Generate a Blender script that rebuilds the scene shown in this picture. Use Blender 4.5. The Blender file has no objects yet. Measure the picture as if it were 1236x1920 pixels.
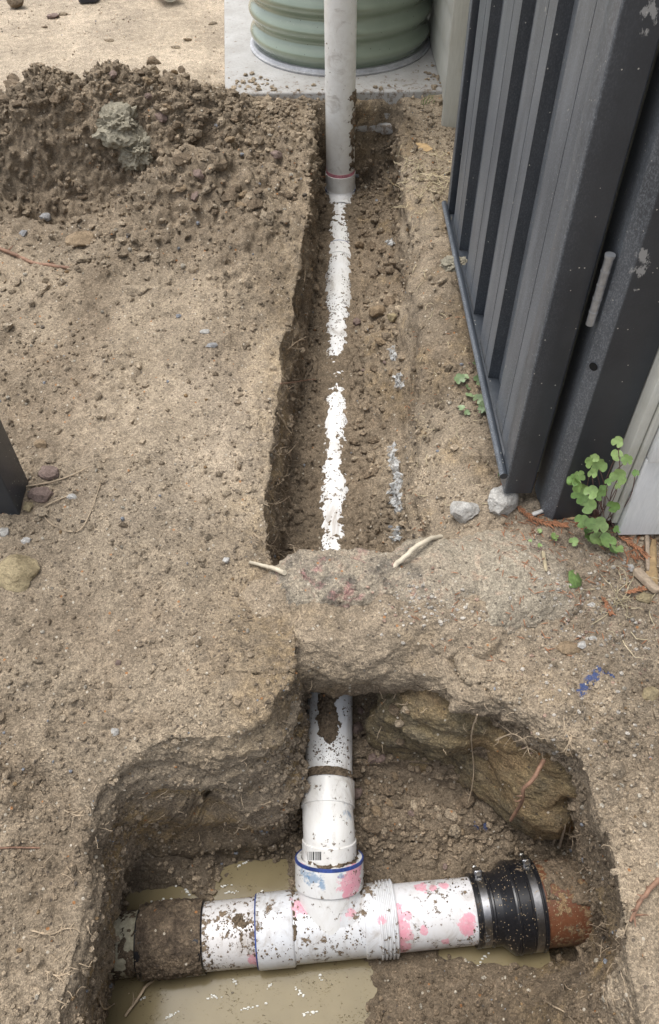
import bpy, math, random
import numpy as np
from mathutils import Vector, Matrix

random.seed(7)
rng = np.random.default_rng(7)
scene = bpy.context.scene
col = scene.collection

# ------------------------------------------------------------------ camera
CAM_H = 1.12
FPX = 1443.0                      # focal length in pixels of the 1236x1920 photograph
PITCH = math.radians(49.32)
ROLL = -0.01532
_F = np.array([0, math.cos(PITCH), -math.sin(PITCH)])
_U0 = np.array([0, math.sin(PITCH), math.cos(PITCH)])
_X0 = np.array([1.0, 0, 0])
_R = _X0 * math.cos(ROLL) + _U0 * math.sin(ROLL)
_U = -_X0 * math.sin(ROLL) + _U0 * math.cos(ROLL)
CAM = np.array([0, 0, CAM_H])
cam_data = bpy.data.cameras.new('camera')
cam = bpy.data.objects.new('camera', cam_data)
col.objects.link(cam)
cam.matrix_world = Matrix(((_R[0], _U[0], -_F[0], 0), (_R[1], _U[1], -_F[1], 0),
                           (_R[2], _U[2], -_F[2], CAM_H), (0, 0, 0, 1)))
cam_data.sensor_fit = 'VERTICAL'
cam_data.sensor_height = 24.0
cam_data.lens = FPX / 1920.0 * 24.0
cam_data.clip_start = 0.02
cam_data.clip_end = 300
scene.camera = cam

# ------------------------------------------------------------------ world, sun, exposure
SUN_EL, SUN_AZ = math.radians(76), math.radians(-60)      # azimuth from +Y towards +X
world = bpy.data.worlds.new('World')
scene.world = world
world.use_nodes = True
wn = world.node_tree
wn.nodes.clear()
sky = wn.nodes.new('ShaderNodeTexSky')
sky.sky_type = 'NISHITA'
sky.sun_disc = False
sky.sun_elevation = SUN_EL
sky.sun_rotation = SUN_AZ
sky.air_density = 1.0
sky.dust_density = 3.0
sky.ozone_density = 1.0
hs = wn.nodes.new('ShaderNodeHueSaturation')
hs.inputs['Saturation'].default_value = 0.34          # an overcast sky: pale, nearly grey
bg = wn.nodes.new('ShaderNodeBackground')
bg.inputs['Strength'].default_value = 0.15
wo = wn.nodes.new('ShaderNodeOutputWorld')
wn.links.new(sky.outputs[0], hs.inputs['Color'])
wn.links.new(hs.outputs[0], bg.inputs['Color'])
wn.links.new(bg.outputs[0], wo.inputs['Surface'])
sun_d = bpy.data.lights.new('sun', 'SUN')
sun_d.energy = 1.5
sun_d.angle = math.radians(35)
sun_d.color = (1.0, 0.98, 0.95)
sun = bpy.data.objects.new('sun', sun_d)
col.objects.link(sun)
_sd = Vector((math.sin(SUN_AZ) * math.cos(SUN_EL), math.cos(SUN_AZ) * math.cos(SUN_EL), math.sin(SUN_EL)))
sun.rotation_euler = (-_sd).to_track_quat('-Z', 'Y').to_euler()
sun.location = (0, 0, 5)
scene.view_settings.view_transform = 'Standard'
scene.view_settings.look = 'None'
scene.view_settings.exposure = 0.74
scene.view_settings.gamma = 1
scene.view_settings.use_curve_mapping = False

# ------------------------------------------------------------------ measuring the photograph
def ray(px, py):
    return _F + (px - 618) / FPX * _R - (py - 960) / FPX * _U
def atz(px, py, z):
    d = ray(px, py); return CAM + d * ((z - CAM_H) / d[2])
def aty(px, py, y):
    d = ray(px, py); return CAM + d * (y / d[1])
def atx(px, py, x):
    d = ray(px, py); return CAM + d * (x / d[0])

# ------------------------------------------------------------------ noise (numpy)
def _h(i, j, k, s):
    with np.errstate(over='ignore'):
        h = (i.astype(np.uint32) * np.uint32(374761393) + j.astype(np.uint32) * np.uint32(668265263)
             + k.astype(np.uint32) * np.uint32(2147483647) + np.uint32((s * 1274126177) & 0xffffffff))
        h = (h ^ (h >> np.uint32(13))) * np.uint32(1274126177)
        h = (h ^ (h >> np.uint32(16))) * np.uint32(2246822519)
        return h ^ (h >> np.uint32(13))
def _hf(i, j, k, s):
    return _h(i, j, k, s).astype(np.float32) / np.float32(4294967295.0)
def vnoise(p, s=0):
    p = np.asarray(p, np.float32)
    i = np.floor(p).astype(np.int64); f = (p - i).astype(np.float32)
    u = f * f * (3 - 2 * f)
    r = 0
    for a in (0, 1):
        wa = u[:, 0] if a else 1 - u[:, 0]
        for b in (0, 1):
            wb = u[:, 1] if b else 1 - u[:, 1]
            for c in (0, 1):
                wc = u[:, 2] if c else 1 - u[:, 2]
                r = r + wa * wb * wc * _hf(i[:, 0] + a, i[:, 1] + b, i[:, 2] + c, s)
    return r * 2 - 1
def fbm(p, octaves=4, s=0, gain=0.5):
    p = np.asarray(p, np.float32)
    r = 0; amp = 1.0
    for o in range(octaves):
        r = r + amp * vnoise(p * (2.03 ** o) + 7.31 * o, s + o * 17)
        amp *= gain
    return r
def worley(p, s=0):
    """distance to the nearest cell point, and that cell's random number"""
    p = np.asarray(p, np.float32)
    i = np.floor(p).astype(np.int64)
    best = np.full(len(p), 9.0, np.float32); rid = np.zeros(len(p), np.float32)
    for a in (-1, 0, 1):
        for b in (-1, 0, 1):
            for c in (-1, 0, 1):
                I, J, K = i[:, 0] + a, i[:, 1] + b, i[:, 2] + c
                h = _h(I, J, K, s)
                hx = (h & np.uint32(1023)).astype(np.float32) / 1023
                hy = ((h >> np.uint32(10)) & np.uint32(1023)).astype(np.float32) / 1023
                hz = ((h >> np.uint32(20)) & np.uint32(1023)).astype(np.float32) / 1023
                d = (I + hx - p[:, 0]) ** 2 + (J + hy - p[:, 1]) ** 2 + (K + hz - p[:, 2]) ** 2
                m = d < best
                best[m] = d[m]; rid[m] = ((h[m] >> np.uint32(5)) & np.uint32(4095)).astype(np.float32) / 4095
    return np.sqrt(best), rid
def sst(a, b, x):
    t = np.clip((x - a) / (b - a), 0, 1); return t * t * (3 - 2 * t)

# ------------------------------------------------------------------ mesh helpers
def mesh_np(name, verts, faces, smooth=True, sharp=None):
    verts = np.ascontiguousarray(verts, np.float32); faces = np.ascontiguousarray(faces, np.int32)
    m = bpy.data.meshes.new(name)
    n, k = faces.shape
    m.vertices.add(len(verts)); m.vertices.foreach_set('co', verts.ravel())
    m.loops.add(n * k); m.loops.foreach_set('vertex_index', faces.ravel())
    m.polygons.add(n)
    m.polygons.foreach_set('loop_start', np.arange(0, n * k, k, dtype=np.int32))
    m.polygons.foreach_set('use_smooth', np.full(n, smooth))
    m.update(calc_edges=True)
    if sharp is not None:
        m.set_sharp_from_angle(angle=math.radians(sharp))
    return m
def link(name, mesh, mat=None, parent=None, loc=None):
    o = bpy.data.objects.new(name, mesh)
    col.objects.link(o)
    if mat is not None and not mesh.materials:
        mesh.materials.append(mat)
    if parent is not None:
        o.parent = parent
    if loc is not None:
        o.location = loc
    return o
def tag(o, label=None, cat=None, group=None, kind=None):
    if label: o['label'] = label
    if cat: o['category'] = cat
    if group: o['group'] = group
    if kind: o['kind'] = kind
    return o
def empty(name, loc=(0, 0, 0), **k):
    o = bpy.data.objects.new(name, None); col.objects.link(o); o.location = loc
    o.empty_display_size = 0.05
    return tag(o, **k)
def setcol(mesh, name, rgba):
    a = mesh.attributes.new(name, 'FLOAT_COLOR', 'POINT')
    a.data.foreach_set('color', np.ascontiguousarray(rgba, np.float32).ravel())

class MB:
    """collects verts / faces of mixed size"""
    def __init__(s): s.v = []; s.f = []
    def add(s, v, f):
        b = len(s.v); s.v += [tuple(map(float, q)) for q in v]; s.f += [tuple(i + b for i in q) for q in f]
    def box(s, x0, x1, y0, y1, z0, z1):
        s.add([(x0, y0, z0), (x1, y0, z0), (x1, y1, z0), (x0, y1, z0), (x0, y0, z1), (x1, y0, z1), (x1, y1, z1), (x0, y1, z1)],
              [(0, 3, 2, 1), (4, 5, 6, 7), (0, 1, 5, 4), (1, 2, 6, 5), (2, 3, 7, 6), (3, 0, 4, 7)])
    def tube(s, pts, rad, n=8, cap=True):
        pts = [np.array(p, float) for p in pts]
        if np.isscalar(rad): rad = [rad] * len(pts)
        rings = []; up = None
        for i, p in enumerate(pts):
            d = pts[min(i + 1, len(pts) - 1)] - pts[max(i - 1, 0)]
            d = d / (np.linalg.norm(d) + 1e-12)
            if up is None:
                up = np.array([0, 0, 1.0]) if abs(d[2]) < .9 else np.array([0, 1.0, 0])
            a = np.cross(d, up); a /= np.linalg.norm(a); up = np.cross(a, d)
            rings.append([p + rad[i] * (math.cos(t) * a + math.sin(t) * up) for t in np.arange(n) * 2 * math.pi / n])
        v = [q for r in rings for q in r]; f = []
        for i in range(len(pts) - 1):
            for j in range(n):
                k = (j + 1) % n
                f.append((i * n + j, i * n + k, (i + 1) * n + k, (i + 1) * n + j))
        if cap:
            f.append(tuple(range(n))[::-1]); f.append(tuple((len(pts) - 1) * n + j for j in range(n)))
        s.add(v, f)
    def mesh(s, name, smooth=False, sharp=35, bevel=None):
        m = bpy.data.meshes.new(name); m.from_pydata(s.v, [], s.f); m.update()
        if bevel:
            import bmesh
            bm = bmesh.new(); bm.from_mesh(m)
            bmesh.ops.recalc_face_normals(bm, faces=bm.faces)
            es = [e for e in bm.edges if len(e.link_faces) == 2 and e.calc_face_angle(0) > 0.5]
            bmesh.ops.bevel(bm, geom=es, offset=bevel, segments=3, affect='EDGES', profile=0.5, clamp_overlap=True)
            bm.to_mesh(m); bm.free(); smooth = True; sharp = 50
        if smooth:
            m.polygons.foreach_set('use_smooth', [True] * len(m.polygons))
            m.set_sharp_from_angle(angle=math.radians(sharp))
        return m

def nrm(v): v = np.array(v, float); return v / np.linalg.norm(v)
def frame(d, up=(0, 0, 1)):
    d = nrm(d); a = np.cross(d, up)
    if np.linalg.norm(a) < 1e-3: a = np.cross(d, (0, 1, 0))
    a = nrm(a); return a, np.cross(a, d), d
def lathe(P, d, prof, n=64, wob=0.0):
    """surface of revolution: prof = [(s, r)] along d from P"""
    a, b, d = frame(d)
    m = MB(); v = []; f = []
    for s_, r in prof:
        for t in np.arange(n) * 2 * math.pi / n:
            v.append(np.array(P) + d * s_ + r * (math.cos(t) * a + math.sin(t) * b))
    for i in range(len(prof) - 1):
        for j in range(n):
            k = (j + 1) % n
            f.append((i * n + j, i * n + k, (i + 1) * n + k, (i + 1) * n + j))
    m.add(v, f); return m

# ------------------------------------------------------------------ material helpers
def mat_new(name):
    m = bpy.data.materials.new(name); m.use_nodes = True
    nt = m.node_tree; nt.nodes.clear()
    out = nt.nodes.new('ShaderNodeOutputMaterial'); b = nt.nodes.new('ShaderNodeBsdfPrincipled')
    nt.links.new(b.outputs[0], out.inputs[0])
    return m, nt, b
class N:
    def __init__(s, nt): s.t = nt
    def node(s, typ, **k):
        n = s.t.nodes.new(typ)
        for a, v in k.items(): setattr(n, a, v)
        return n
    def l(s, a, b): s.t.links.new(a, b)
    def setin(s, n, i, v):
        if hasattr(v, 'is_linked') or isinstance(v, bpy.types.NodeSocket): s.l(v, n.inputs[i])
        else: n.inputs[i].default_value = v
    def math(s, op, a, b=0.0, c=0.0, clamp=False):
        n = s.node('ShaderNodeMath', operation=op); n.use_clamp = clamp
        for i, v in enumerate((a, b, c)): s.setin(n, i, v)
        return n.outputs[0]
    def pos(s): return s.node('ShaderNodeNewGeometry').outputs['Position']
    def obj(s): return s.node('ShaderNodeTexCoord').outputs['Object']
    def noise(s, vec, scale, detail=4, rough=0.55, dist=0.0):
        n = s.node('ShaderNodeTexNoise'); s.l(vec, n.inputs['Vector'])
        n.inputs['Scale'].default_value = scale; n.inputs['Detail'].default_value = detail
        n.inputs['Roughness'].default_value = rough; n.inputs['Distortion'].default_value = dist
        return n.outputs['Fac'], n.outputs['Color']
    def voro(s, vec, scale, feature='F1', rnd=1.0):
        n = s.node('ShaderNodeTexVoronoi', feature=feature); s.l(vec, n.inputs['Vector'])
        n.inputs['Scale'].default_value = scale; n.inputs['Randomness'].default_value = rnd
        return n.outputs
    def ramp(s, fac, stops, interp='LINEAR'):
        n = s.node('ShaderNodeValToRGB'); s.l(fac, n.inputs[0]); r = n.color_ramp; r.interpolation = interp
        while len(r.elements) < len(stops): r.elements.new(0.5)
        for e, (p, c) in zip(r.elements, stops):
            e.position = p; e.color = (c, c, c, 1) if np.isscalar(c) else (*c, 1)
        return n.outputs[0]
    def mix(s, fac, a, b, mode='MIX'):
        n = s.node('ShaderNodeMix', data_type='RGBA', blend_type=mode); n.clamp_factor = True
        s.setin(n, 0, fac)
        for i, v in ((6, a), (7, b)):
            if isinstance(v, tuple): n.inputs[i].default_value = (*v[:3], 1)
            else: s.l(v, n.inputs[i])
        return n.outputs[2]
    def sep(s, c):
        n = s.node('ShaderNodeSeparateColor'); s.l(c, n.inputs[0]); return n.outputs
    def attr(s, name):
        n = s.node('ShaderNodeAttribute'); n.attribute_name = name; return n
    def bump(s, h, strength, dist, prev=None):
        n = s.node('ShaderNodeBump'); n.inputs['Strength'].default_value = strength; n.inputs['Distance'].default_value = dist
        s.l(h, n.inputs['Height'])
        if prev is not None: s.l(prev, n.inputs['Normal'])
        return n.outputs[0]
    def stretch(s, vec, sc):
        n = s.node('ShaderNodeMapping'); s.l(vec, n.inputs[0]); n.inputs['Scale'].default_value = sc; return n.outputs[0]
    def near(s, vec, p, r, wob, soft=0.15):
        """1 inside a ragged blob of radius r round p"""
        n = s.node('ShaderNodeVectorMath', operation='DISTANCE'); s.l(vec, n.inputs[0]); n.inputs[1].default_value = tuple(p)
        q = s.math('DIVIDE', n.outputs['Value'], r)
        q = s.math('ADD', q, wob)
        return s.math('DIVIDE', s.math('SUBTRACT', 1.0, q), soft, clamp=True)

DRY = (0.330, 0.264, 0.186); DAMP = (0.168, 0.125, 0.082); SAND = (0.47, 0.385, 0.285); CLAY = (0.34, 0.235, 0.105)

def soil_material(name, kind='terrain'):
    m, nt, b = mat_new(name); n = N(nt); P = n.pos()
    big, _ = n.noise(P, 5.0, 5, .6)
    mid, midc = n.noise(P, 38, 5, .65)
    fine, _ = n.noise(P, 240, 4, .75)
    if kind == 'terrain':
        at = n.attr('soil'); r, g, bl = n.sep(at.outputs['Color'])[0:3]
        c = n.mix(r, DRY, DAMP)
        c = n.mix(n.math('MULTIPLY', g, n.ramp(mid, [(.38, 0.15), (.62, 1)])), c, CLAY)
        c = n.mix(bl, c, SAND)
    elif kind == 'dry': c = n.mix(big, DRY, DRY)
    elif kind == 'damp': c = n.mix(n.ramp(mid, [(.4, 0), (.6, 1)]), DAMP, (0.2, 0.15, 0.10))
    elif kind == 'mud': c = n.mix(n.ramp(mid, [(.4, 0), (.6, 1)]), (0.085, 0.062, 0.042), (0.14, 0.105, 0.07))
    elif kind == 'rock':
        c = n.mix(n.ramp(big, [(.35, 0), (.62, 1)]), (0.42, 0.35, 0.26), (0.33, 0.285, 0.215))
        c = n.mix(n.ramp(mid, [(.55, 0), (.72, .8)]), c, (0.30, 0.20, 0.14))
        dk, _ = n.noise(P, 13, 5, .7, .4)
        c = n.mix(n.math('MULTIPLY', n.ramp(dk, [(.50, 0), (.64, .8)]), n.attr('soil').outputs['Alpha']), c, (0.085, 0.078, 0.07))
        pk, _ = n.noise(n.stretch(P, (1, 1, 1.3)), 22, 4, .7)
        pinkmask = n.math('MULTIPLY', n.ramp(pk, [(.56, 0), (.66, 1)]), n.attr('soil').outputs['Alpha'])
        c = n.mix(n.math('MULTIPLY', pinkmask, .55), c, (0.40, 0.17, 0.17))
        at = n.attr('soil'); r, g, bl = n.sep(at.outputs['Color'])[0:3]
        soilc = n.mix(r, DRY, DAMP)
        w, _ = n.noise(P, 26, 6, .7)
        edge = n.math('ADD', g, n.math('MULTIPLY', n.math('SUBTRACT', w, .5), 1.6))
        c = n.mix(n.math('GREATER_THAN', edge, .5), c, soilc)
    elif kind == 'yellowrock':
        c = n.mix(n.ramp(mid, [(.38, 0), (.62, 1)]), (0.29, 0.225, 0.125), (0.16, 0.132, 0.085))
        st, _ = n.noise(n.stretch(P, (1, 1, 4)), 12, 5, .7, 1.5)
        c = n.mix(n.ramp(st, [(.52, 0), (.66, .8)]), c, (0.075, 0.06, 0.042))
        c = n.mix(n.ramp(big, [(.5, 0), (.62, .45)]), c, (0.25, 0.15, 0.065))
    elif kind == 'attr':
        c = n.attr('tint').outputs['Color']
    # tone patches, then grain by grain colour
    c = n.mix(1.0, c, n.ramp(big, [(.3, .74), (.7, 1.2)]), 'MULTIPLY')
    c = n.mix(1.0, c, n.ramp(mid, [(.3, .78), (.7, 1.2)]), 'MULTIPLY')
    v1 = n.voro(P, 330); v2 = n.voro(P, 820); v3 = n.voro(P, 130)
    g1 = n.sep(v1['Color'])[0]; g2 = n.sep(v2['Color'])[1]; g3 = n.sep(v3['Color'])
    c = n.mix(1.0, c, n.ramp(g1, [(0, .74), (.5, .98), (1, 1.30)]), 'MULTIPLY')
    c = n.mix(1.0, c, n.ramp(g2, [(0, .72), (.5, 1.0), (1, 1.28)]), 'MULTIPLY')
    c = n.mix(1.0, c, n.ramp(fine, [(.3, .72), (.7, 1.26)]), 'MULTIPLY')
    # pale and dark grit, rusty bits
    k = n.math('MULTIPLY', n.math('GREATER_THAN', g3[0], .955), n.math('LESS_THAN', v3['Distance'], .30))
    c = n.mix(n.math('MULTIPLY', k, .75), c, (0.58, 0.52, 0.42))
    k = n.math('MULTIPLY', n.math('GREATER_THAN', g3[1], .93), n.math('LESS_THAN', v3['Distance'], .33))
    c = n.mix(n.math('MULTIPLY', k, .75), c, (0.07, 0.055, 0.045))
    k = n.math('MULTIPLY', n.math('GREATER_THAN', g3[2], .992), n.math('LESS_THAN', v3['Distance'], .33))
    c = n.mix(n.math('MULTIPLY', k, .8), c, (0.42, 0.19, 0.07))
    if kind == 'terrain':
        bw, _ = n.noise(P, 120, 4, .8)
        blue = n.math('GREATER_THAN', n.math('MULTIPLY', at.outputs['Alpha'], n.ramp(bw, [(.35, 0), (.6, 1)])), .42)
        c = n.mix(n.math('MULTIPLY', blue, .85), c, (0.03, 0.07, 0.21))
    if kind == 'terrain':
        wet = n.sep(n.attr('wet').outputs['Color'])[0]
        c = n.mix(n.math('MULTIPLY', wet, .55), c, (0.075, 0.057, 0.038))
    n.l(c, b.inputs['Base Color'])
    if kind == 'terrain':
        wv = n.math('MULTIPLY', wet, n.ramp(mid, [(.42, .2), (.6, 1)]))
        n.l(n.math('SUBTRACT', .95, n.math('MULTIPLY', wv, .78)), b.inputs['Roughness'])
    else:
        b.inputs['Roughness'].default_value = 0.75 if kind in ('mud',) else 0.93
    b.inputs['Specular IOR Level'].default_value = 0.35
    h1 = n.bump(v1['Distance'], .8, .0016)
    h2 = n.bump(fine, .9, .003, h1)
    h3 = n.bump(v2['Distance'], .7, .0008, h2)
    n.l(h3, b.inputs['Normal'])
    return m

M = {}
M['soil'] = soil_material('soil')
M['soil_damp'] = soil_material('damp_soil', 'damp')
M['soil_dry'] = soil_material('dry_soil', 'dry')
M['mud'] = soil_material('mud', 'mud')
M['rock'] = soil_material('weathered_rock', 'rock')
M['yellowrock'] = soil_material('yellow_rock', 'yellowrock')
M['grain'] = soil_material('grains', 'attr')

def pvc_material(name, base=(0.80, 0.80, 0.79), dirt=0.5, pinks=(), blues=(), smear=0.3, rough=0.32, ringpink=None):
    m, nt, b = mat_new(name); n = N(nt); P = n.pos()
    lo, _ = n.noise(P, 14, 4, .6); w1, _ = n.noise(P, 95, 6, .72); w2, _ = n.noise(P, 300, 4, .7)
    sm, _ = n.noise(n.stretch(P, (1, .35, 1)), 30, 5, .7, 1.0)
    yl, _ = n.noise(P, 7, 3, .5)
    fil, _ = n.noise(n.stretch(P, (1, .5, 1)), 19, 7, .72, .8)
    c = n.mix(n.ramp(sm, [(.45, 0), (.75, smear)]), base, (0.44, 0.38, 0.30))
    c = n.mix(n.ramp(yl, [(.4, 0), (.7, .35)]), c, tuple(q * k for q, k in zip(base, (.93, .90, .82))))
    wob, _ = n.noise(P, 70, 5, .7)
    wob = n.math('MULTIPLY', n.math('SUBTRACT', wob, .5), 2.6)
    for p, r in pinks:
        k = n.near(P, p, r, wob, .12)
        c = n.mix(n.math('MULTIPLY', k, n.ramp(w2, [(.3, .45), (.55, .9)])), c, (0.74, 0.33, 0.40))
    for p, r in blues:
        k = n.near(P, p, r, n.math('MULTIPLY', wob, 1.6), .5)
        c = n.mix(n.math('MULTIPLY', k, .7), c, (0.13, 0.25, 0.40))
    c = n.mix(n.ramp(fil, [(.56 - .06 * dirt, 0), (.74 - .06 * dirt, .62)]), c, (0.25, 0.195, 0.14))
    # mud specks: clustered where the low noise is high
    th = n.math('ADD', n.math('MULTIPLY', n.math('SUBTRACT', lo, .5), .55), w1)
    k1 = n.ramp(th, [(.70 - .13 * dirt, 0), (.725 - .13 * dirt, 1)])
    k2 = n.ramp(n.math('ADD', w2, n.math('MULTIPLY', n.math('SUBTRACT', lo, .5), .4)), [(.80 - .10 * dirt, 0), (.83 - .10 * dirt, .9)])
    k = n.math('MAXIMUM', k1, k2)
    mud = n.mix(n.ramp(w2, [(.35, 0), (.65, 1)]), (0.10, 0.072, 0.048), (0.24, 0.18, 0.12))
    c = n.mix(k, c, mud)
    n.l(c, b.inputs['Base Color'])
    n.l(n.math('ADD', rough, n.math('MULTIPLY', k, .55)), b.inputs['Roughness'])
    b.inputs['Specular IOR Level'].default_value = .45
    h = n.bump(k, .6, .0012); h = n.bump(lo, .15, .002, h)
    n.l(h, b.inputs['Normal'])
    return m

def plain(name, c, rough=.5, metal=0.0, vary=.15, scale=60, bump=.15, bdist=.001, spec=.5):
    m, nt, b = mat_new(name); n = N(nt); P = n.pos()
    a, _ = n.noise(P, scale, 5, .65); d, _ = n.noise(P, scale * .12, 3, .6)
    cc = n.mix(1.0, (*c, 1)[:3], n.ramp(a, [(.3, 1 - vary), (.7, 1 + vary)]), 'MULTIPLY')
    cc = n.mix(1.0, cc, n.ramp(d, [(.3, 1 - vary), (.7, 1 + vary)]), 'MULTIPLY')
    n.l(cc, b.inputs['Base Color']); b.inputs['Roughness'].default_value = rough; b.inputs['Metallic'].default_value = metal
    b.inputs['Specular IOR Level'].default_value = spec
    n.l(n.bump(a, bump, bdist), b.inputs['Normal'])
    return m

# ================================================================== TERRAIN
def poly_y(pts, zs=0.0):
    """pixel polyline -> (sorted Y, X) knots"""
    q = [atz(px, py, z) for px, py, z in pts]
    q = sorted(((w[1], w[0]) for w in q)); return np.array([a for a, _ in q]), np.array([c for _, c in q])

ZP_Y = np.array([.3, .55, 2.42, 2.6]); ZP_Z = np.array([-.304, -.304, -.13, -.12])
def zpipe(y): return np.interp(y, ZP_Y, ZP_Z)
G_Y = np.array([-30, .0, .5, .9, 1.5, 2.2, 2.5, 2.8, 30]); G_Z = np.array([-.03, -.03, -.02, .0, .035, .11, .150, .155, .155])
def zbase(y): return np.interp(y, G_Y, G_Z)

LT = poly_y([(588, 195, .14), (583, 300, .10), (574, 420, .08), (540, 600, .04), (522, 700, .03), (512, 800, .01), (497, 900, 0), (492, 960, 0), (512, 1040, 0), (545, 1120, 0), (558, 1240, -.02), (552, 1310, -.03), (545, 1400, -.06), (540, 1480, -.08)])
LB = poly_y([(607, 330, -.10), (600, 450, -.12), (582, 600, -.15), (566, 750, -.19), (552, 900, -.23), (548, 1050, -.26), (530, 1250, -.3), (522, 1400, -.32), (520, 1500, -.34)])
RB = poly_y([(722, 330, -.10), (742, 450, -.12), (748, 560, -.15), (738, 700, -.19), (742, 850, -.22), (745, 1010, -.25), (775, 1200, -.3), (800, 1350, -.32), (840, 1500, -.34)])
RT = poly_y([(765, 220, .12), (738, 290, .09), (742, 370, .06), (778, 450, .03), (788, 600, .0), (790, 750, -.03), (792, 900, -.05), (806, 1000, -.06), (850, 1130, -.06), (810, 1240, -.03), (800, 1330, -.02), (830, 1400, -.02)])
CREST = [(405, .74), (440, .90), (470, .87), (490, .83), (515, .77), (550, .60), (590, .68), (625, .87), (660, .90), (692, .90), (704, 1.04), (722, .98), (734, 1.05), (744, .93), (800, .88), (900, .88), (980, .87), (1040, .88)]
CR = sorted((atz(630, py, -.2)[1], c) for py, c in CREST)
CR_Y = np.array([-1, .3, .62] + [a for a, _ in CR] + [2.45]); CR_C = np.array([-1.2, -1.2, .2] + [c for _, c in CR] + [.6])
PIPE_X = lambda y: np.interp(y, [.5, 2.42], [-.012, .0505])

RIM = [(190, 1500, -.11), (145, 1600, -.13), (125, 1700, -.14), (112, 1840, -.15), (100, 1990, -.15), (560, 2070, -.1), (900, 2075, -.08), (1190, 1990, -.06), (1165, 1840, -.06), (1140, 1700, -.06),
       (1122, 1600, -.06), (1112, 1480, -.05), (1080, 1400, -.04), (1000, 1335, -.03), (900, 1285, -.03), (760, 1265, -.04), (700, 1262, -.05), (590, 1275, -.05), (556, 1325, -.06), (520, 1372, -.07), (430, 1402, -.08), (320, 1402, -.09), (250, 1450, -.11)]
RIMW = np.array([atz(*q)[:2] for q in RIM])
FLW = np.array([(-.280, .462), (-.305, .447), (-.318, .38), (-.320, .32), (-.317, .24), (-.315, .05), (-.1, .02), (.20, .03), (.20, .11), (.245, .21), (.332, .285), (.358, .38), (.358, .455), (.33, .50), (.25, .528),
                atz(815, 1478, -.34)[:2], atz(700, 1455, -.33)[:2], atz(590, 1440, -.34)[:2], (-.056, .505), (-.10, .474), (-.22, .463)])
def sdpoly(P, V):
    """signed distance to polygon, positive inside"""
    n = len(V); d = np.full(len(P), 1e9); ins = np.zeros(len(P), bool)
    for i in range(n):
        a = V[i]; b = V[(i + 1) % n]; e = b - a; w = P - a
        t = np.clip((w @ e) / (e @ e), 0, 1)
        d = np.minimum(d, np.hypot(w[:, 0] - e[0] * t, w[:, 1] - e[1] * t))
        c = ((a[1] > P[:, 1]) != (b[1] > P[:, 1])) & (P[:, 0] < (b[0] - a[0]) * (P[:, 1] - a[1]) / (b[1] - a[1] + 1e-12) + a[0])
        ins ^= c
    return np.where(ins, d, -d)

MOUND = atz(190, 215, .2)[:2]; HOLL = atz(150, 352, .1)[:2]; HOLL2 = atz(300, 330, .1)[:2]
def gauss(x, y, cx, cy, rx, ry): return np.exp(-((x - cx) / rx) ** 2 - ((y - cy) / ry) ** 2)

def ground(x, y):
    g = zbase(y)
    P = np.stack([x, y, np.zeros_like(x)], 1)
    lo = fbm(P * 3.1, 3, 5); md = fbm(P * 11, 4, 9)
    dug = 1 - sst(2.55, 2.9, y + .12 * lo)                      # the flat sandy yard beyond is calm
    g = g + dug * (lo * .014 + md * .009) + (1 - dug) * lo * .004
    # spoil heap on the left with a broken hollow face
    heap = gauss(x, y, MOUND[0] - .02, MOUND[1] + .02, .36, .20) * .145 + gauss(x, y, MOUND[0] - .62, MOUND[1] - .12, .30, .16) * .10 + gauss(x, y, MOUND[0] + .28, MOUND[1] - .30, .30, .28) * .08
    hw = fbm(P * 6, 3, 31)
    g = g + heap * (1 + .55 * hw)
    hd = np.hypot((x - HOLL[0]) / .30, (y - HOLL[1] - .03) / .18) + .20 * fbm(P * 5, 2, 32)
    g = g - .13 * (1 - sst(.48, 1.12, hd))
    g = g - .035 * gauss(x, y, HOLL[0] - .04, HOLL[1] + .05, .14, .06)
    g = g - .05 * gauss(x, y, HOLL[0] - .35, HOLL[1] - .05, .35, .12)
    g = g + .04 * gauss(x, y, HOLL2[0], HOLL2[1] - .12, .18, .10)
    # bank on the right of the trench drops towards it
    right = sst(.10, .30, x) * (y > .75) * (1 - sst(2.2, 2.5, y))
    g = g - .055 * (1 - sst(.14, .30, x)) * sst(.05, .10, x) * sst(.8, 1.0, y) * (1 - sst(1.9, 2.3, y))
    g = g - .05 * sst(.30, .10, x) * sst(.06, .10, x) * sst(.8, 1.0, y) * (1 - sst(2.0, 2.4, y))
    # left bank slumps to the pit, worn lip
    g = g - .10 * sst(-.12, -.42, x) * (1 - sst(.30, .66, y)) * (1 - .8 * sst(-.42, -.75, x))
    g = g - .04 * gauss(x, y, -.02, .98, .09, .2)
    g = g + .035 * gauss(x, y, -.17, .60, .13, .09)
    g = g - .025 * gauss(x, y, -.16, .80, .16, .06)
    return g, P, lo, md, dug

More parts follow.
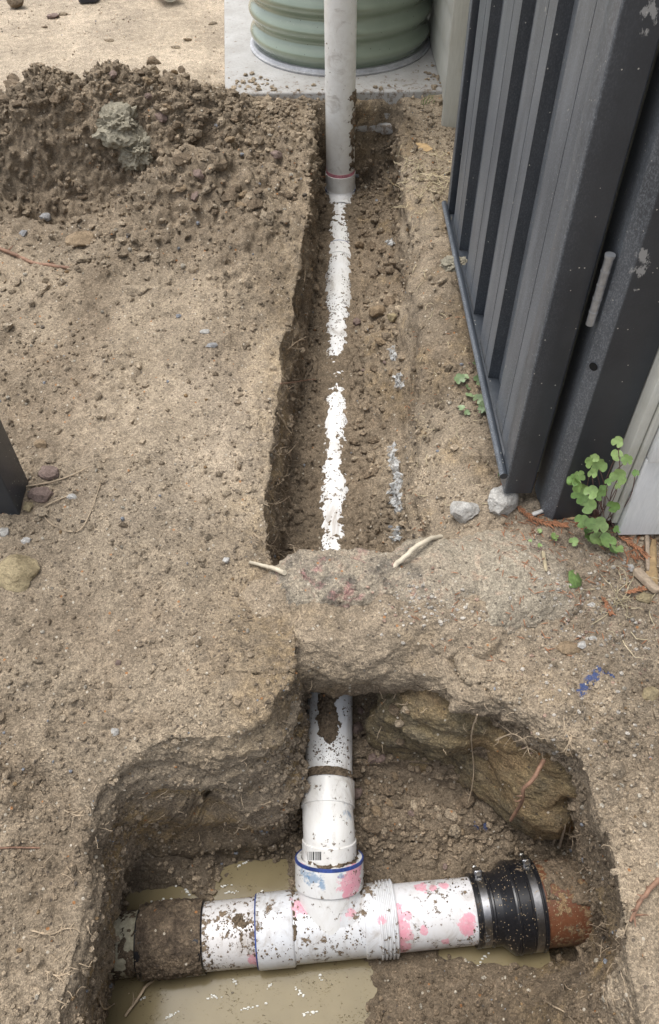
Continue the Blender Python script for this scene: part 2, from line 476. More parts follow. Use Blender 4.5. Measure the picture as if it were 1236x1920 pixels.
def macro(x, y):
    g, P, lo, md, dug = ground(x, y)
    wig = fbm(P * 9 + 3, 3, 77)
    fine = fbm(P * np.array([26, 14, 1]) + 9, 3, 78)
    xl_t = np.interp(y, *LT) + wig * .006 + fine * .003; xl_b = np.minimum(np.interp(y, *LB) + wig * .004, 1)
    xr_b = np.interp(y, *RB) + wig * .010; xr_t = np.interp(y, *RT) + wig * .016 + fine * .004
    xl_b = np.maximum(xl_b, xl_t + .018); xr_t = np.maximum(xr_t, xr_b + .02)
    # trench floor hugging the pipe
    ax = PIPE_X(y); zp = zpipe(y)
    cr = np.interp(y, CR_Y, CR_C) + .08 * fine + .13 * fbm(P * 95 + 1, 3, 79, .7)
    side = np.abs(x - ax)
    fl = zp + .045 * cr + .018 * sst(.04, .13, side) * (.6 + wig) + .030 * sst(.09, .16, x - ax) + md * .004
    fl = np.where(y < .85, np.minimum(fl, np.interp(y, [.4, .6, .85], [-.36, -.335, -.265]) + .03 * sst(.05, .12, x - ax) + md * .006), fl)
    tl = np.clip((x - xl_t) / (xl_b - xl_t), 0, 1); tr = np.clip((xr_t - x) / (xr_t - xr_b), 0, 1)
    w = np.minimum(tl, tr)
    tend = 1 - sst(2.44, 2.49, y + .02 * wig)
    ws = np.where(tl < tr, w ** 1.0, sst(0, 1, w)) * tend * sst(.40, .50, y)
    z = g + (np.minimum(fl, g) - g) * ws
    # pit
    P2 = P[:, :2] + np.stack([fbm(P * 6 + 50, 2, 41), fbm(P * 6 + 90, 2, 42)], 1) * .015
    reg = (y > -.3) & (y < .9) & (np.abs(x) < .8)
    sr = np.full(len(x), -1.0); sf = np.full(len(x), -1.0)
    sr[reg] = sdpoly(P2[reg], RIMW); sf[reg] = sdpoly(P2[reg], FLW)
    t = np.clip(sr / (np.maximum(sr, 0) + np.maximum(-sf, 0) + 1e-6), 0, 1); t = np.where(sf > 0, 1, np.where(sr < 0, 0, t))
    # the left back bank steps down in ledges
    led = sst(.0, -.07, x) * sst(.36, .44, y)
    n5 = fbm(P * 8 + 70, 3, 43)
    ts = t * t * (3 - 2 * t)
    slope = np.interp(t, [0, .12, .30, .42, .72, .84, 1], [0, .025, .13, .20, .44, .86, 1]) + .07 * n5 * np.sin(np.pi * t)
    rb = sst(.10, .22, x) * sst(.32, .24, y)                     # slumped corner at the lower right
    tt = ts * (1 - led) * (1 - rb) + slope * led + rb * (t ** .85 + .05 * n5 * np.sin(np.pi * t))
    lf = sst(-.19, -.29, x) * (1 - led)
    lprof = np.interp(t, [0, .15, .35, .55, .72, .86, 1], [0, .02, .09, .19, .36, .80, 1]) + .05 * n5 * np.sin(np.pi * t)
    tt = tt * (1 - lf) + lprof * lf
    tt = np.clip(tt, 0, 1)
    # floor: wet hollows left, crumbly rise to the right
    wx = sst(-.02, .10, x + .03 * lo)
    fz = -.452 + .042 * wx + md * .012 + lo * .006
    fz = fz + .075 * gauss(x, y, -.305, .450, .085, .034) + .04 * gauss(x, y, -.15, .49, .12, .022) + .055 * gauss(x, y, -.01, .47, .055, .05) + .026 * gauss(x, y, -.19, .43, .018, .05) + .05 * gauss(x, y, -.36, .40, .035, .10)
    fz = fz + .05 * sst(.40, .52, y) * wx
    fz = fz + .11 * sst(.24, .36, x) * sst(.30, .20, y) - .06 * gauss(x, y, .28, .32, .16, .06)
    zpit = g + (fz - g) * tt
    z = np.minimum(z, np.where(sr > 0, zpit, 9))
    return z, g, t, dug, ws, sr, sf, lo, md

# rows
ysam = np.linspace(.0, 5.6, 6000)
pyv = np.array([0.0] * len(ysam))
dz = 0.0 - CAM_H
v_ = np.stack([np.zeros_like(ysam), ysam, np.full_like(ysam, dz)], 1)
dep = v_ @ _F; pyv = 960 - FPX * (v_ @ _U) / dep
dens = np.abs(np.gradient(pyv, ysam)) / 1.9
dens = dens + 900 * np.exp(-((ysam - .50) / .055) ** 2) + 500 * np.exp(-((ysam - .60) / .05) ** 2) + 300 * np.exp(-((ysam - 2.46) / .03) ** 2) + 560 * np.exp(-((ysam - 2.36) / .14) ** 2) + 500 * np.exp(-((ysam - .40) / .05) ** 2)
cum = np.concatenate([[0], np.cumsum((dens[1:] + dens[:-1]) / 2 * np.diff(ysam))])
NR = 1230
ys = np.interp(np.linspace(0, cum[-1], NR), cum, ysam)
NC = 670
half = .56 + .33 * ys
sd = np.linspace(-1, 1, 480)
XX = half[:, None] * sd[None, :]; YY = np.repeat(ys[:, None], 480, 1)
zc = macro(XX.ravel(), YY.ravel())[0].reshape(XX.shape)
seg = np.sqrt(np.diff(XX, axis=1) ** 2 + (1.1 * np.diff(zc, axis=1)) ** 2)
kr = np.array([1, 4, 6, 4, 1.]) / 16
for _ in range(3):
    seg = np.apply_along_axis(lambda a: np.convolve(np.pad(a, 2, 'edge'), kr, 'valid'), 0, seg)
cs = np.concatenate([np.zeros((NR, 1)), np.cumsum(seg, 1)], 1)
X = np.empty((NR, NC))
for i in range(NR):
    X[i] = np.interp(np.linspace(0, cs[i, -1], NC), cs[i], XX[i])
ext = np.array([.04, .1, .2, .4, .9, 2, 5, 12, 30.])
XL = X[:, :1] - ext[::-1][None]; XR = X[:, -1:] + ext[None]
X = np.concatenate([XL, X, XR], 1)
ylo = np.array([-30, -12, -5, -2, -1, -.5, -.25, -.12, -.05, -.02]); yhi = 5.6 + np.array([.05, .2, .5, 1, 2, 5, 12, 30, 60])
ysf = np.concatenate([ylo, ys, yhi])
X = np.concatenate([np.repeat(X[:1], len(ylo), 0), X, np.repeat(X[-1:], len(yhi), 0)], 0)
Y = np.repeat(ysf[:, None], X.shape[1], 1)
R_, C_ = X.shape
x = X.ravel(); y = Y.ravel()
z, g, tpit, dug, wtr, sr, sf, lo, md = macro(x, y)
# undercut the walls: push them away from the void below the lip
reg = (y > -.1) & (y < .8) & (np.abs(x) < .6) & (tpit > 0) & (tpit < 1)
dx = np.zeros_like(x); dy = np.zeros_like(x)
if reg.any():
    e = 2e-2; pp = np.stack([x[reg], y[reg]], 1)
    gx = sdpoly(pp + [e, 0], RIMW) - sdpoly(pp - [e, 0], RIMW); gy = sdpoly(pp + [0, e], RIMW) - sdpoly(pp - [0, e], RIMW)
    L = np.hypot(gx, gy) + 1e-6
    fr = np.clip((g[reg] - z[reg]) / .36, 0, 1)
    A = (.012 + .018 * sst(.05, .2, pp[:, 0])) * np.sin(np.pi * fr) ** .8 * (1 + .5 * lo[reg]) * (1 - .9 * sst(-.02, -.1, pp[:, 0]))
    dx[reg] = -gx / L * A; dy[reg] = -gy / L * A
tre = (y > .5) & (y < 2.5) & (wtr > 0) & (wtr < 1) & (x < .05)
fr = np.clip((g - z) / .28, 0, 1)
dx = np.where(tre & ~reg, -.008 * np.sin(np.pi * fr), dx)
pitin = (sr > 0) & (y < .8)                                # the pit widens below its lip
fl_ = np.clip((g - z) / .40, 0, 1.1) * pitin
dx = dx + fl_ * np.where(x > 0, x * .19 * sst(.17, .27, y), x * .30 * sst(.5, .44, y))
V = np.stack([x + dx, y + dy, z], 1).reshape(R_, C_, 3)
# normals of the macro surface
def gridnorm(V):
    du = np.gradient(V, axis=1); dv = np.gradient(V, axis=0)
    n = np.cross(du, dv); return n / (np.linalg.norm(n, axis=2, keepdims=True) + 1e-12)
Nn = gridnorm(V).reshape(-1, 3); Vf = V.reshape(-1, 3)
near = (np.abs(x) < .6 + .34 * np.abs(y)) & (y > -.05) & (y < 5.8)
idx = np.where(near)[0]
P3 = Vf[idx].astype(np.float32)
far = np.clip(P3[:, 1:2].ravel() / 1.0, .8, 3)
rough_n = fbm(P3 * 34, 4, 101, .6)
wd, wr = worley(P3 * 78, 3)                       # crumbs about 8 mm
wd2, wr2 = worley(P3 * 34 + 5, 4)                 # clods about 20 mm
wd3, wr3 = worley(P3 * 165 + 2, 6)                # grains about 4 mm
crumb = np.sqrt(np.clip(.42 - wd, 0, 1)) * (wr > .35) * .0062 * (.4 + wr)
clodm = (1 - .6 * (P3[:, 1] > .85) * (P3[:, 2] < zbase(P3[:, 1]) - .1)) * sst(-.15, .5, fbm(P3 * 4.5, 3, 55) + .25 * (P3[:, 2] < -.12) )
clod = np.sqrt(np.clip(.40 * (.5 + wr2) - wd2, 0, 1)) * (wr2 > .45) * .016 * clodm
grain = np.sqrt(np.clip(.45 - wd3, 0, 1)) * .0028 * (wr3 > .3)
calm = .25 + .75 * dug[idx]
wall = 1 - np.clip(Nn[idx, 2], 0, 1)
calmness = .15 + .95 * sst(-.35, .45, fbm(P3 * 6 + 40, 3, 56))
hm_ = gauss(P3[:, 0], P3[:, 1], MOUND[0] - .1, MOUND[1] - .05, .60, .28) + gauss(P3[:, 0], P3[:, 1], HOLL2[0] + .1, HOLL2[1] - .15, .32, .30)
wd4, wr4 = worley((P3 + .012 * np.stack([fbm(P3 * 30, 2, 65), fbm(P3 * 30 + 9, 2, 66), fbm(P3 * 30 + 5, 2, 67)], 1)) * 34 + 8, 14)
heapc = ((wr4 - .5) * .015 + (.4 - wd4) * .009 + (np.abs(fbm(P3 * 18, 4, 64, .65)) - .4) * -.024) * .65 * np.clip(hm_ * 1.5 - .15, 0, 1)
dsp = (rough_n * (.0036 + .004 * np.clip(hm_, 0, 1)) + crumb * (1 - .5 * wall) * calmness + clod * (1 - .7 * wall) * (1 + np.clip(hm_, 0, 1)) + grain * (.5 + .6 * calmness) + heapc) * calm
# keep the exposed pipe crown clean, bury the sides
big3 = fbm(P3 * 9 + 20, 3, 63)
dsp = dsp + wall * sst(.02, .10, g[idx] - P3[:, 2]) * big3 * .016
strata = vnoise(np.stack([P3[:, 0] * 6, P3[:, 1] * 6, P3[:, 2] * 55], 1), 61)
dsp = dsp + wall * (strata * .006 + .010 * fbm(P3 * 13, 3, 62))
ax_ = PIPE_X(P3[:, 1]); onpipe = (np.abs(P3[:, 0] - ax_) < .05) & (P3[:, 1] > .6) & (P3[:, 1] < 2.42) & (P3[:, 2] < -.05)
dsp = np.where(onpipe, dsp * .55 - .001, dsp)
dsp = np.where(P3[:, 2] < -.40, dsp * .8, dsp)
Vf[idx] += (Nn[idx] * dsp[:, None])
quad = (np.arange(R_ - 1)[:, None] * C_ + np.arange(C_ - 1)[None]).ravel()
F = np.stack([quad, quad + 1, quad + C_ + 1, quad + C_], 1)
tm = mesh_np('ground', Vf, F)
# soil attributes: R damp, G clay, B sand, A blue marking paint
depth = np.clip(g - Vf[:, 2], 0, 1)
Pn = np.stack([x, y, Vf[:, 2]], 1)
nz = fbm(Pn * 5 + 11, 4, 91); nz2 = fbm(Pn * 16 + 4, 3, 92)
pl_ = sst(.0, -.08, x) * sst(.62, .55, y)
damp = sst(.015 + .07 * pl_, .13 + .30 * pl_, depth + .03 * nz) * (.66 + .2 * sst(.45, .2, y) * (1 - .5 * pl_)) * (1 - .35 * pl_)
heapm = gauss(x, y, MOUND[0] - .1, MOUND[1] - .05, .62, .30) + gauss(x, y, HOLL2[0] + .05, HOLL2[1] - .1, .30, .30) + gauss(x, y, HOLL[0], HOLL[1], .42, .2)
damp = np.maximum(damp, np.clip(heapm * .9 + .4 * nz, 0, .5) * sst(2.62, 2.45, y + .08 * nz))
damp = np.maximum(damp, .40 * sst(.75, .2, y) * np.clip(.8 + .7 * nz, 0, 1.2))
damp = np.maximum(damp, .62 * np.clip(.12 + 1.3 * nz + .8 * nz2, 0, 1) * (y < 2.5))
damp = np.maximum(damp, .6 * gauss(x, y, -.30, .74, .50, .16) * np.clip(.6 + nz + .8 * nz2, 0, 1.1))
damp = np.maximum(damp, .6 * gauss(x, y, -.50, .40, .20, .30) * np.clip(.6 + nz + .8 * nz2, 0, 1.1))
damp = np.maximum(damp, .55 * gauss(x, y, .48, .35, .14, .25) * np.clip(.7 + nz + .8 * nz2, 0, 1.1))
damp = np.maximum(damp, .5 * gauss(x, y, .30, .64, .20, .06) * np.clip(.7 + nz + .8 * nz2, 0, 1.1))
clay = sst(.0, .5, nz2 + .3 * nz + .2) * (sst(.03, .09, depth) * (1 - sst(.25, .38, depth)) * ((y < .62) & (x < 0)) * .8)
clay = np.maximum(clay, .55 * gauss(x, y, LT[1].mean(), 1.0, .1, .6) * (depth < .1))
clay = np.maximum(clay, .30 * np.clip(nz2 * 1.4, 0, 1) * (y > 1.0) * (x > .1))
clay = np.maximum(clay, .8 * sst(.24, .34, x) * (y < .34) * sst(.1, .2, depth) * np.clip(.4 + nz2, 0, 1))
damp = np.maximum(damp, .42 * sst(.33, .12, x) * (x > .05) * (y > .85) * (y < 2.5) * np.clip(.8 + nz + .4 * nz2, 0, 1.3))
sand = sst(2.50, 2.72, y + .10 * nz) * (1 - .35 * np.clip(nz, 0, 1)) * (1 - np.clip(heapm * 1.6 - .15, 0, 1))
sand = np.maximum(sand, .60 * gauss(x, y, -.26, 1.12, .24, .34) * np.clip(.75 + .8 * nz + .5 * nz2, 0, 1.2) * (depth < .05))
sand = np.maximum(sand, .35 * np.clip(.6 + nz, 0, 1) * sst(.16, .3, x) * sst(.55, .7, y) * (1 - sst(.95, 1.15, y)))
blue = np.zeros_like(x)
for a, b_, w in (((1122, 1258), (1052, 1338), .012), ((1095, 1290), (1080, 1300), .004), ((1135, 1262), (1150, 1270), .004), ((858, 1545), (874, 1550), .009), ((896, 1520), (902, 1524), .006), ((600, 1000), (600, 1001), .0)):
    if w == 0: continue
    zz = -.02 if b_[0] > 1000 else -.36
    A_ = atz(*a, zz)[:2]; B_ = atz(*b_, zz)[:2]; e_ = B_ - A_
    q = np.stack([x, y], 1) - A_; t_ = np.clip((q @ e_) / (e_ @ e_), 0, 1)
    dd = np.hypot(q[:, 0] - e_[0] * t_, q[:, 1] - e_[1] * t_)
    blue = np.maximum(blue, np.clip(1.3 - dd / w, 0, 1))
setcol(tm, 'soil', np.stack([np.clip(damp, 0, 1), np.clip(clay, 0, 1), np.clip(sand, 0, 1), blue], 1))
wet = sst(-.345, -.425, Vf[:, 2]) * sst(.12, -.02, x) + .35 * sst(-.2, -.4, Vf[:, 2])
setcol(tm, 'wet', np.stack([np.clip(wet, 0, 1)] * 3 + [np.ones_like(wet)], 1))
terrain = link('ground', tm, M['soil'])
tag(terrain, 'brown dug soil with long narrow trench and open pit', kind='structure')
bpy.context.view_layer.update()
print('terrain', len(Vf), len(F))

casters = [terrain]
def hit(px, py, default_z=0.0):
    """nearest point of the built ground seen at a pixel of the photograph"""
    d = ray(px, py); d = d / np.linalg.norm(d); best = None
    for o in casters:
        ok, p, nn, _ = o.ray_cast(Vector(CAM) - o.location, Vector(d)); p = p + o.location
        if ok and (best is None or (p - Vector(CAM)).length < best[2]): best = (np.array(p), np.array(nn), (p - Vector(CAM)).length)
    if best is None: return atz(px, py, default_z), np.array([0, 0, 1.0])
    return best[0], best[1]

# ================================================================== LUMPS: soil bridge, boulders
def ico(sub):
    import bmesh
    bm = bmesh.new(); bmesh.ops.create_icosphere(bm, subdivisions=sub, radius=1.0)
    v = np.array([q.co[:] for q in bm.verts]); f = np.array([[q.index for q in t.verts] for t in bm.faces]); bm.free(); return v, f
ICO = {k: ico(k) for k in (1, 2, 3, 4, 5, 7)}
def lump(name, mat, center, radii, sub=7, seed=1, amp=.08, fine=.004, box=2.0, strat=0.0, rot=0.0, attr=None):
    v, f = ICO[sub]
    v = v.copy()
    if box != 2.0:
        k = (np.abs(v) ** box).sum(1) ** (1 / box); v = v / k[:, None]
    nrm_ = v / np.linalg.norm(v, axis=1, keepdims=True)
    P = v * np.array(radii)
    s_, c_ = math.sin(rot), math.cos(rot)
    P = P @ np.array([[c_, s_, 0], [-s_, c_, 0], [0, 0, 1]]); nrm_ = nrm_ @ np.array([[c_, s_, 0], [-s_, c_, 0], [0, 0, 1]])
    W = P + np.array(center)
    mr = min(radii)
    P = P + nrm_ * (fbm(W * (1.1 / mr) * .5 + seed * 3.7, 3, seed)[:, None] * amp)
    W = P + np.array(center)
    if sub >= 5:
        P = P + nrm_ * ((fbm(W * 30 + seed, 4, seed + 5, .6) * fine + (np.sqrt(np.clip(.4 - worley(W * 85, seed + 1)[0], 0, 1)) * .0055 if fine > .002 else 0))[:, None])
        if strat: P = P + nrm_ * (vnoise(np.stack([W[:, 0] * 5, W[:, 1] * 5, W[:, 2] * 45], 1), seed) * strat)[:, None]
    me = mesh_np(name, P, f)
    if attr is not None: setcol(me, 'soil', attr(P + np.array(center), nrm_))
    return link(name, me, mat, loc=tuple(center))
def lump_attr(mode):
    def f(W, nn):
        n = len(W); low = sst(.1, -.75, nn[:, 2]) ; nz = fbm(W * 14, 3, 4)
        if mode == 'rock':
            g_ = np.clip(.62 - .85 * nn[:, 2] + .35 * nz, 0, 1)
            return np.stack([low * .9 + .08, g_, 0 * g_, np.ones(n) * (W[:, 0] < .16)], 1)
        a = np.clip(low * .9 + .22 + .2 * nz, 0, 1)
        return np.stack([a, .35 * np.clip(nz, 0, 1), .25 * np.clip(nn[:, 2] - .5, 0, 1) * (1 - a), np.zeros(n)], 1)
    return f
bridge = lump('soil_bridge', M['soil'], (.085, .750, -.074), (.27, .102, .085), seed=12, amp=.028, fine=.006, box=2.6, strat=.003, attr=lump_attr('soil'))
tag(bridge, 'earth bridge left standing across the trench over the white pipe', kind='structure')
b1 = lump('boulder', M['rock'], (.012, .800, -.038), (.135, .088, .100), seed=21, amp=.028, fine=.0045, box=2.5, rot=-.1, attr=lump_attr('rock'))
tag(b1, 'rounded grey boulder with pinkish stains above the buried pipe', 'boulder')
b2 = lump('boulder', M['rock'], (.262, .802, -.058), (.190, .125, .088), seed=33, amp=.022, fine=.0045, box=2.6, rot=.12, attr=lump_attr('rock'))
tag(b2, 'broad flat sandy boulder below the gate post, topped with grit', 'boulder')
b3 = lump('boulder', M['yellowrock'], (.285, .610, -.225), (.200, .088, .145), seed=48, amp=.055, fine=.006, box=3.2, strat=.009, rot=-.30)
tag(b3, 'yellow brown rock face under the right lip of the pit', 'boulder')
l1 = lump('soil_ledge', M['soil'], (-.195, .588, -.082), (.145, .078, .058), seed=61, amp=.022, fine=.005, box=2.5, strat=.002, rot=.12, attr=lump_attr('soil'))
tag(l1, 'smooth bulging lobe of earth left of the branch pipe', kind='structure')
l2 = lump('soil_ledge', M['soil'], (.290, .592, -.052), (.165, .038, .040), seed=71, amp=.025, fine=.007, box=2.4, strat=.004, rot=-.50, attr=lump_attr('soil'))
tag(l2, 'crumbling earth lip over the yellow rock face', kind='structure')
bpy.context.view_layer.update()
casters += [bridge, b1, b2, b3, l1, l2]

# ================================================================== WATER
def water_material():
    m, nt, b = mat_new('muddy_water'); n = N(nt); P = n.pos()
    lo, _ = n.noise(P, 9, 3, .6); v = n.voro(P, 260); g_ = n.sep(v['Color']); big, _ = n.noise(P, 26, 3, .6)
    c = n.mix(n.ramp(lo, [(.35, 0), (.7, 1)]), (0.225, 0.183, 0.102), (0.185, 0.15, 0.082))
    s1_, _ = n.noise(n.stretch(P, (1.0, 1.9, 1)), 190, 3, .6, .6); s2_, _ = n.noise(n.stretch(P, (1.8, 1.0, 1)), 320, 2, .6, .4)
    bb = n.math('MULTIPLY', n.math('SUBTRACT', big, .5), .35)
    k = n.math('MAXIMUM', n.ramp(n.math('ADD', s1_, bb), [(.66, 0), (.69, 1)]), n.ramp(n.math('ADD', s2_, bb), [(.70, 0), (.73, .8)]))
    c = n.mix(n.math('MULTIPLY', k, .85), c, (0.06, 0.045, 0.03))
    n.l(c, b.inputs['Base Color']); b.inputs['Roughness'].default_value = .14; b.inputs['Specular IOR Level'].default_value = .12
    r, _ = n.noise(P, 45, 2, .5)
    h = n.bump(k, .5, .001); h = n.bump(r, .12, .002, h)
    n.l(h, b.inputs['Normal']); return m
M['water'] = water_material()
WZ = -.4375
w = MB(); nx, ny = 40, 30
vv = [(-.50 + i * .02, .03 + j * .02, WZ) for j in range(ny) for i in range(nx + 5)]
w.add(vv, [(j * (nx + 5) + i, j * (nx + 5) + i + 1, (j + 1) * (nx + 5) + i + 1, (j + 1) * (nx + 5) + i) for j in range(ny - 1) for i in range(nx + 4)])
tag(link('water', w.mesh('water', True), M['water']), 'muddy khaki water puddled on the pit floor', kind='structure')

def glint_mat():  # white domes added in place of sky glints on wet mud
    m, nt, b = mat_new('glint_white'); b.inputs['Base Color'].default_value = (.75, .74, .68, 1); b.inputs['Roughness'].default_value = .08; return m
M['glint_specks'] = glint_mat(); fr_ = np.random.default_rng(4); fm = []; ff = []; nb = 0
iv2, if2 = ICO[1]
for cx, cy, k, ln in ((300, 1688, 7, 30), (330, 1655, 9, 30), (372, 1640, 12, 30), (392, 1628, 8, 20), (405, 1600, 6, 20), (365, 1665, 8, 25), (350, 1672, 6, 20), (455, 1620, 8, 30), (436, 1672, 8, 26), (480, 1690, 14, 40), (508, 1684, 22, 60), (300, 1700, 5, 20), (420, 1660, 6, 20),
                      (320, 1905, 14, 24), (400, 1870, 8, 20), (470, 1890, 10, 30), (560, 1860, 10, 34), (600, 1830, 8, 26), (505, 1850, 5, 20), (580, 1900, 14, 30), (440, 1840, 5, 20), (270, 1870, 5, 20), (905, 1800, 7, 30), (895, 1812, 6, 20), (875, 1806, 4, 10)):
    a0 = fr_.uniform(0, 3.1)
    for _ in range(k):
        t_ = fr_.normal() * ln * .35; p = atz(cx + math.cos(a0) * t_ + fr_.normal() * 1.5, cy + math.sin(a0) * t_ * .5 + fr_.normal() * 1.5, WZ); s_ = fr_.uniform(.0007, .0022)
        fm.append(iv2 * np.array([s_ * fr_.uniform(1, 2.2), s_, s_ * .7]) + p + [0, 0, .0008]); ff.append(if2 + nb); nb += len(iv2)
tag(link('glint_specks', mesh_np('glint_specks', np.concatenate(fm), np.concatenate(ff)), M['glint_specks']), 'small white specks standing in for sky glints on the muddy water', kind='stuff')

# ================================================================== PIPES
ML = atz(235, 1770, -.402); MR = atz(1060, 1690, -.397)
MD = nrm(MR - ML)
def along(px):
    """distance along the main axis where it is seen at column px"""
    lo_, hi_ = -.6, 1.6
    for _ in range(50):
        m_ = (lo_ + hi_) / 2; P_ = ML + MD * m_ - CAM; q = 618 + FPX * (P_ @ _R) / (P_ @ _F)
        lo_, hi_ = (m_, hi_) if q < px else (lo_, m_)
    return lo_
def onmain(px): return ML + MD * along(px)
def hitcyl(px, py, A, D, r):
    d = nrm(ray(px, py)); D = nrm(D); w = CAM - A
    dp = d - (d @ D) * D; wp = w - (w @ D) * D
    a = dp @ dp; b_ = 2 * dp @ wp; c_ = wp @ wp - r * r; disc = b_ * b_ - 4 * a * c_
    t = (-b_ - math.sqrt(max(disc, 0))) / (2 * a); return CAM + d * t
def main_spots(lst, r=.056): return [(hitcyl(px, py, ML, MD, r), s_ / 1443 * 1.42) for px, py, s_ in lst]

BR = nrm(np.array([.012, .795, .607]))           # the tee's branch leans up and away
TC = onmain(618)
pink_tee = main_spots([(570, 1694, 12), (611, 1702, 12), (563, 1700, 19), (603, 1708, 17), (634, 1716, 11), (654, 1712, 11), (716, 1725, 9)])
pink_br = [(hitcyl(px, py, TC, BR, .061), s_ / 1443 * 1.4) for px, py, s_ in ((660, 1652, 26), (668, 1640, 18), (655, 1675, 14), (562, 1612, 10))]
blue_br = [(hitcyl(px, py, TC, BR, .061), s_ / 1443 * 1.4) for px, py, s_ in ((588, 1648, 15), (572, 1638, 11), (604, 1660, 7), (640, 1642, 6))]
pink_r = main_spots([(747, 1702, 9), (750, 1720, 11), (760, 1755, 15), (758, 1776, 13), (884, 1722, 9), (880, 1746, 12), (752, 1738, 16), (748, 1765, 17), (752, 1785, 12), (765, 1716, 9), (790, 1662, 13), (812, 1664, 8), (832, 1660, 10), (795, 1745, 9), (876, 1735, 17), (834, 1767, 8), (745, 1700, 7)])
pink_l = main_spots([(482, 1800, 18), (470, 1680, 8)])
M['pvc_tee'] = pvc_material('pvc_tee', (.66, .675, .70), .85, pink_tee)
M['pvc_branch'] = pvc_material('pvc_branch', (.74, .74, .73), .7, pink_br, blue_br)
M['pvc_right'] = pvc_material('pvc_right', (.70, .70, .72), .8, pink_r)
M['pvc_left'] = pvc_material('pvc_left', (.68, .67, .68), 1.1, pink_l)
M['pvc_bend'] = pvc_material('pvc_bend', (.76, .75, .72), .65, (), [(np.array([.03, .49, -.27]), .014)])
M['pvc_branchpipe'] = pvc_material('pvc_pipe', (.84, .84, .83), .55)
M['pvc_down'] = pvc_material('pvc_downpipe', (.82, .81, .77), .14, smear=.3, rough=.3)
M['pink'] = plain('pink_primer', (.62, .25, .30), .5, vary=.3, scale=200)
M['blue'] = plain('blue_cement', (.03, .06, .22), .4, vary=.4, scale=200)
M['black'] = plain('black_rubber', (.012, .012, .014), .33, vary=.3)
M['steel'] = plain('stainless_steel', (.62, .61, .58), .28, 1.0, vary=.25, scale=120)
M['old_pipe'] = plain('old_crusted_clay', (.40, .37, .27), .9, vary=.35, scale=90, bump=.8, bdist=.003)
def dirty(name, base, rough, dirt, metal=0.0, mudc=(0.11, 0.08, 0.052), spots=330):
    m, nt, b = mat_new(name); n = N(nt); P = n.pos()
    lo, _ = n.noise(P, 18, 5, .65); w1, _ = n.noise(P, 110, 6, .7); w2, _ = n.noise(P, 420, 3, .7)
    k = n.ramp(n.math('ADD', w1, n.math('MULTIPLY', n.math('SUBTRACT', lo, .5), .8)), [(.68 - .2 * dirt, 0), (.72 - .2 * dirt, 1)])
    v = n.voro(P, spots); kk = n.math('MULTIPLY', n.math('GREATER_THAN', n.sep(v['Color'])[0], .82), n.math('LESS_THAN', v['Distance'], .3))
    c = n.mix(1.0, base, n.ramp(w1, [(.3, .75), (.7, 1.25)]), 'MULTIPLY')
    c = n.mix(k, c, n.mix(n.ramp(w2, [(.4, 0), (.6, 1)]), mudc, tuple(q * 2 for q in mudc)))
    c = n.mix(kk, c, (.35, .27, .17))
    n.l(c, b.inputs['Base Color']); n.l(n.math('ADD', rough, n.math('MULTIPLY', k, .5)), b.inputs['Roughness'])
    if metal: n.l(n.math('MULTIPLY', metal, n.math('SUBTRACT', 1.0, n.math('MAXIMUM', k, kk))), b.inputs['Metallic'])
    n.l(n.bump(n.math('MAXIMUM', k, kk), .7, .0015), b.inputs['Normal']); return m
M['rubber_dirty'] = dirty('dirty_rubber', (.012, .012, .014), .3, .25)
M['steel_dirty'] = dirty('dirty_steel', (.30, .30, .31), .34, .05, 1.0, (.10, .095, .085))
M['terracotta'] = dirty('terracotta', (.16, .062, .030), .45, .9, 0, (.16, .105, .055))

def part(name, m, mat, parent, **k):
    return link(name, m.mesh(name, True, **k) if isinstance(m, MB) else m, mat, parent)
def crust(name, P, d, r0, s0, s1, mask, mat, parent, thick=.007, n_s=90, n_t=120, seed=3, th0=-math.pi, th1=math.pi, jag=.5):
    """soil stuck on a pipe: a sheath that dips under the surface where there is none"""
    a, b_, d = frame(d)
    S, T = np.meshgrid(np.linspace(s0, s1, n_s), np.linspace(th0, th1, n_t), indexing='ij')
    W = np.array(P) + d * S.ravel()[:, None] + r0 * (np.cos(T.ravel())[:, None] * a + np.sin(T.ravel())[:, None] * b_)
    u = (S.ravel() - s0) / (s1 - s0)
    mk = mask(u, T.ravel(), W) + jag * fbm(W * 60, 4, seed, .65)
    h = np.clip(mk, -.4, 1) * thick + np.sqrt(np.clip(.42 - worley(W * 120, seed)[0], 0, 1)) * .004 * (mk > 0) + fbm(W * 90, 3, seed + 2) * .0012
    h = np.where(mk < 0, np.minimum(h, -.002), h)
    W = np.array(P) + d * S.ravel()[:, None] + (r0 + h)[:, None] * (np.cos(T.ravel())[:, None] * a + np.sin(T.ravel())[:, None] * b_)
    q = (np.arange(n_s - 1)[:, None] * n_t + np.arange(n_t - 1)[None]).ravel()
    return link(name, mesh_np(name, W, np.stack([q, q + n_t, q + n_t + 1, q + 1], 1)), mat, parent)

def hollow(P, d, s0, s1, r, wall=.004, n=72):
    return lathe(P, d, [(s0, r - wall), (s0, r - .0006), (s0 + .0008, r), (s1 - .0008, r), (s1, r - .0006), (s1, r - wall), (s0, r - wall)], n)

